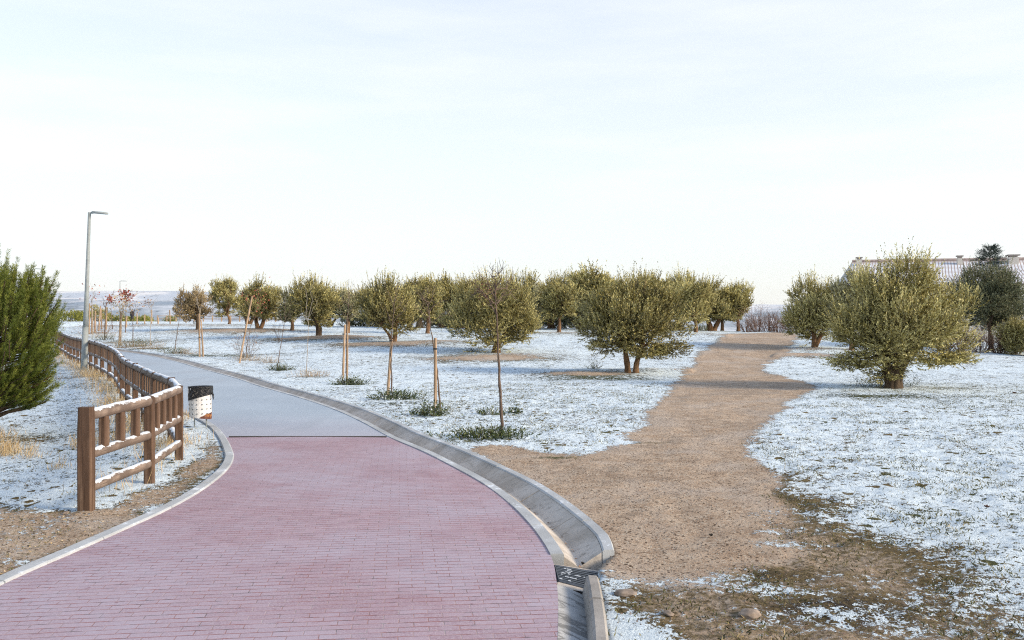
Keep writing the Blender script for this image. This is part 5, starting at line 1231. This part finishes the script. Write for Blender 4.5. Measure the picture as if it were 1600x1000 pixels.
for i, a in enumerate([(762, 683, .85, .13, 260, 'weed', 'wide green leafy clump around the foot of the tallest sapling'), (672, 650, .42, .20, 200, 'weed', 'dark leafy clump at the foot of the upright stake'), (620, 624, .75, .18, 240, 'weed', 'flat green clump at the foot of the slanting stake'),
                       (548, 601, .62, .22, 220, 'weed', 'green clump at the foot of the pair of stakes'), (437, 578, .5, .22, 140, 'weed', 'green clump at the foot of the thin leaning sapling'), (765, 648, .35, .12, 70, 'weed', 'small dark weed behind the tallest sapling'), (272, 552, .7, .25, 120, 'weed', 'green clump at the thin sapling left of the tan tree'),
                       (212, 541, 1.3, .4, 160, 'weed', 'green clump under the dark thin sapling'), (165, 531, 1.0, .3, 90, 'weed', 'green clump under the dark stemmed sapling'), (152, 521, 1.4, .8, 160, 'rust_leaf', 'brown green clump in the stake cluster'), (806, 646, .3, .08, 40, 'weed', 'tiny weed right behind the tallest sapling'),
                       (1385, 604, 1.0, .35, 90, 'weed', 'suckers sprouting at the base of the largest olive'), (928, 578, .3, .3, 40, 'weed', 'dark little tuft left of the two trunks'), (740, 549, .4, .35, 50, 'weed', 'dark little tuft left of the wide olive trunk'), (657, 513, 1.3, .9, 160, 'olive_dark', 'dark spiky tuft far off between the forked and the wide olive')]):
    clump('weed_clump', *a[:6], a[6], 'plant', GC, 500 + i)
GD = 'dry tan grass tussocks in the verge'
for i, a in enumerate([(487, 589, .9, .22, 180, 'straw', 'dry tan tussock below the forked bare sapling'), (422, 567, .5, .26, 120, 'straw', 'round pale tussock left of the thin leaning sapling'), (233, 545, 1.3, .35, 200, 'straw', 'golden tussock under the very thin pale sapling'), (390, 563, .8, .22, 120, 'straw', 'dry tussock at the foot of the rusty shrub'),
                       (292, 553, .8, .25, 110, 'straw', 'dry tussock left of the pale pair of poles'), (187, 543, 1.3, .3, 160, 'straw', 'dry tussock at the thick pale stake'), (160, 527, 2.0, .35, 260, 'straw', 'dry tussock below the stake cluster')]):
    clump('grass_tussock', *a[:6], a[6], 'grass tussock', GD, 540 + i, w=.006, flat=.9)

# ------------------------------------------------------------------ stones and dead leaves
def stone(px, py, r, label, seed, squash=.5):
    hh = hit(px, py); bm = bmesh.new(); bmesh.ops.create_icosphere(bm, subdivisions=3, radius=r)
    for v in bm.verts:
        k = 1 + .35 * mnoise.noise(v.co * (1.6 / r) + Vector((seed, 0, 0))) + .1 * mnoise.noise(v.co * (5 / r)); v.co = Vector((v.co.x * 1.35 * k, v.co.y * k, v.co.z * squash * k))
    me = bpy.data.meshes.new('stone'); bm.to_mesh(me); bm.free(); me.polygons.foreach_set('use_smooth', [True] * len(me.polygons)); o = link('stone', me, None, [M['rock']]); o.location = (hh.x, hh.y, gsurf(hh.x, hh.y) + r * squash * .45); o.rotation_euler.z = seed
    tag(o, label, 'stone', 'loose stones'); return o
stone(1172, 968, .058, 'larger flat brown stone in the patchy foreground', 1, .4)
stone(1044, 963, .030, 'small pale stone left of the larger flat stone', 2)
stone(978, 930, .06, 'grey brown stone just outside the raised kerb', 3, .35)
stone(345, 702 + 5, .02, 'tiny stone by the left edging', 4)
stone(103, 803, .03, 'small snowy stone near the foot of the end post', 5)
rng = np.random.default_rng(91)
def flat_leaves(P, size, rng, mat, name, label):
    n = len(P); D = unit(np.stack([rng.normal(size=n), rng.normal(size=n), rng.normal(size=n) * .25], -1)); S = np.stack([rng.normal(size=n) * .3, rng.normal(size=n) * .3, np.ones(n)], -1)
    V, Fq, T = leaf_mesh(P, D, size * rng.uniform(.6, 1.3, n), size * .35, rng.uniform(0, 1, n), rng, S=S)
    tag(link(name, np_mesh(name, V, Fq, False, dict(tint=T)), None, [M[mat]]), label, kind='stuff')
P = []
for p in RCa:
    if p.y < 17:
        i = RCa.index(p); t = (RCa[min(i + 1, len(RCa) - 1)] - RCa[max(i - 1, 0)]).normalized(); nrm = Vector((t.y, -t.x, 0))
        for k in range(10 if p.y < 12 else 4):
            o = .275 + rng.normal() * .02; P.append(tuple(p + nrm * o * wtot(p) / TOT + t * rng.uniform(-.12, .12) + Vector((0, 0, -.100 + abs(o - .275) * .6))))
flat_leaves(np.array(P), .028, rng, 'rust_leaf', 'leaf_litter_debris', 'dead brown leaves gathered in the bottom of the gutter')
Pd = scatter(9000, -3.0, 12, 4.4, 16, lambda c, s, x, y: np.clip(s * .8, .12, 1)); Pd[:, 2] += .010
flat_leaves(Pd, .017, rng, 'rust_leaf', 'litter', 'tiny dead leaves and grit scattered on the bare earth')
Pd = scatter(5000, -8.5, -3.4, 5, 10, lambda c, s, x, y: np.clip(s, .05, 1)); Pd[:, 2] += .010
flat_leaves(Pd, .022, rng, 'straw', 'litter', 'small yellow leaves on the bare earth by the left edging')
# pebbles and grit on the bare earth
def pebbles(P, r, rng, label):
    n = len(P); base = np.array([(1, 0, 0), (-1, 0, 0), (0, 1, 0), (0, -1, 0), (0, 0, .7), (0, 0, -.7)], float); f = np.array([(0, 2, 4), (2, 1, 4), (1, 3, 4), (3, 0, 4), (2, 0, 5), (1, 2, 5), (3, 1, 5), (0, 3, 5)])
    s = (r * rng.uniform(.4, 1.3, n))[:, None, None]; a = rng.uniform(0, 6.28, n); c, sn = np.cos(a)[:, None], np.sin(a)[:, None]
    b = base[None] * rng.uniform(.7, 1.3, (n, 6, 1)); bx_ = b[..., 0] * c - b[..., 1] * sn; by_ = b[..., 0] * sn + b[..., 1] * c
    V = np.stack([bx_, by_, b[..., 2]], -1) * s + P[:, None]
    Fq = (f[None] + (np.arange(n) * 6)[:, None, None]).reshape(-1, 3)
    tag(link('pebbles', np_mesh('pebbles', V.reshape(-1, 3), Fq, True, dict(tint=np.repeat(rng.uniform(0, 1, n), 6))), None, [M['rock']]), label, kind='stuff')
Pp = scatter(16000, -1.5, 9, 4.4, 16, lambda c, s, x, y: np.clip(s, .03, 1)); Pp[:, 2] += .006; pebbles(Pp, .008, rng, 'fine gravel on the dirt path')
# fallen leaf and litter bits that can be told apart
for i, (px, py, sz, lab) in enumerate([(1585, 617, .10, 'large curled brown leaf lying on the snow right of the largest olive'), (1111, 841, .035, 'dark scrap lying on the dirt path'), (907, 873, .035, 'dark leaf lump in the gutter just above the drain grate'), (1542, 795, .05, 'brown leaf lying on snow at the right')]):
    hh = hit(px, py); zz_ = gsurf(hh.x, hh.y) if i != 2 else -.095; mb = MB(); g = np.random.default_rng(600 + i); x_, y_ = (hh.x, hh.y) if i != 2 else (.545, 7.0)
    for k in range(3):
        t0 = g.uniform(0, 6.28); pts = []
        for u in range(5):
            for v in range(3): r_ = (u / 4 - .5) * 2; pts.append((x_ + math.cos(t0) * r_ * sz * .5 - math.sin(t0) * (v - 1) * sz * .3 * (1 - abs(r_) * .8), y_ + math.sin(t0) * r_ * sz * .5 + math.cos(t0) * (v - 1) * sz * .3 * (1 - abs(r_) * .8), zz_ + .012 + sz * .25 * abs(v - 1) + sz * .2 * r_ * r_ + k * .004))
        mb.add(pts, [(u * 3 + v, u * 3 + v + 1, u * 3 + v + 4, u * 3 + v + 3) for u in range(4) for v in range(2)])
    tag(mb.build('fallen_leaf' if i != 1 else 'scrap', M['litter'] if i in (0, 3) else M['joint'], smooth=True), lab, 'leaf' if i != 1 else 'litter')

# ------------------------------------------------------------------ haze
bm = bmesh.new(); bmesh.ops.create_cube(bm, size=1); me = bpy.data.meshes.new('haze'); bm.to_mesh(me); bm.free()
hz = bpy.data.objects.new('haze', me); COL.objects.link(hz); hz.scale = (25000, 25000, 700); hz.location = (0, 0, 700 / 2 - 90)
hm = bpy.data.materials.new('haze'); hm.use_nodes = True; hm.node_tree.nodes.clear(); ho = hm.node_tree.nodes.new('ShaderNodeOutputMaterial'); hv = hm.node_tree.nodes.new('ShaderNodeVolumePrincipled')
hv.inputs['Color'].default_value = (.96, .98, 1.0, 1); hv.inputs['Density'].default_value = .000028; hv.inputs['Anisotropy'].default_value = .2; hm.node_tree.links.new(hv.outputs[0], ho.inputs['Volume']); me.materials.append(hm)
tag(hz, 'pale winter haze over the valley', kind='stuff')
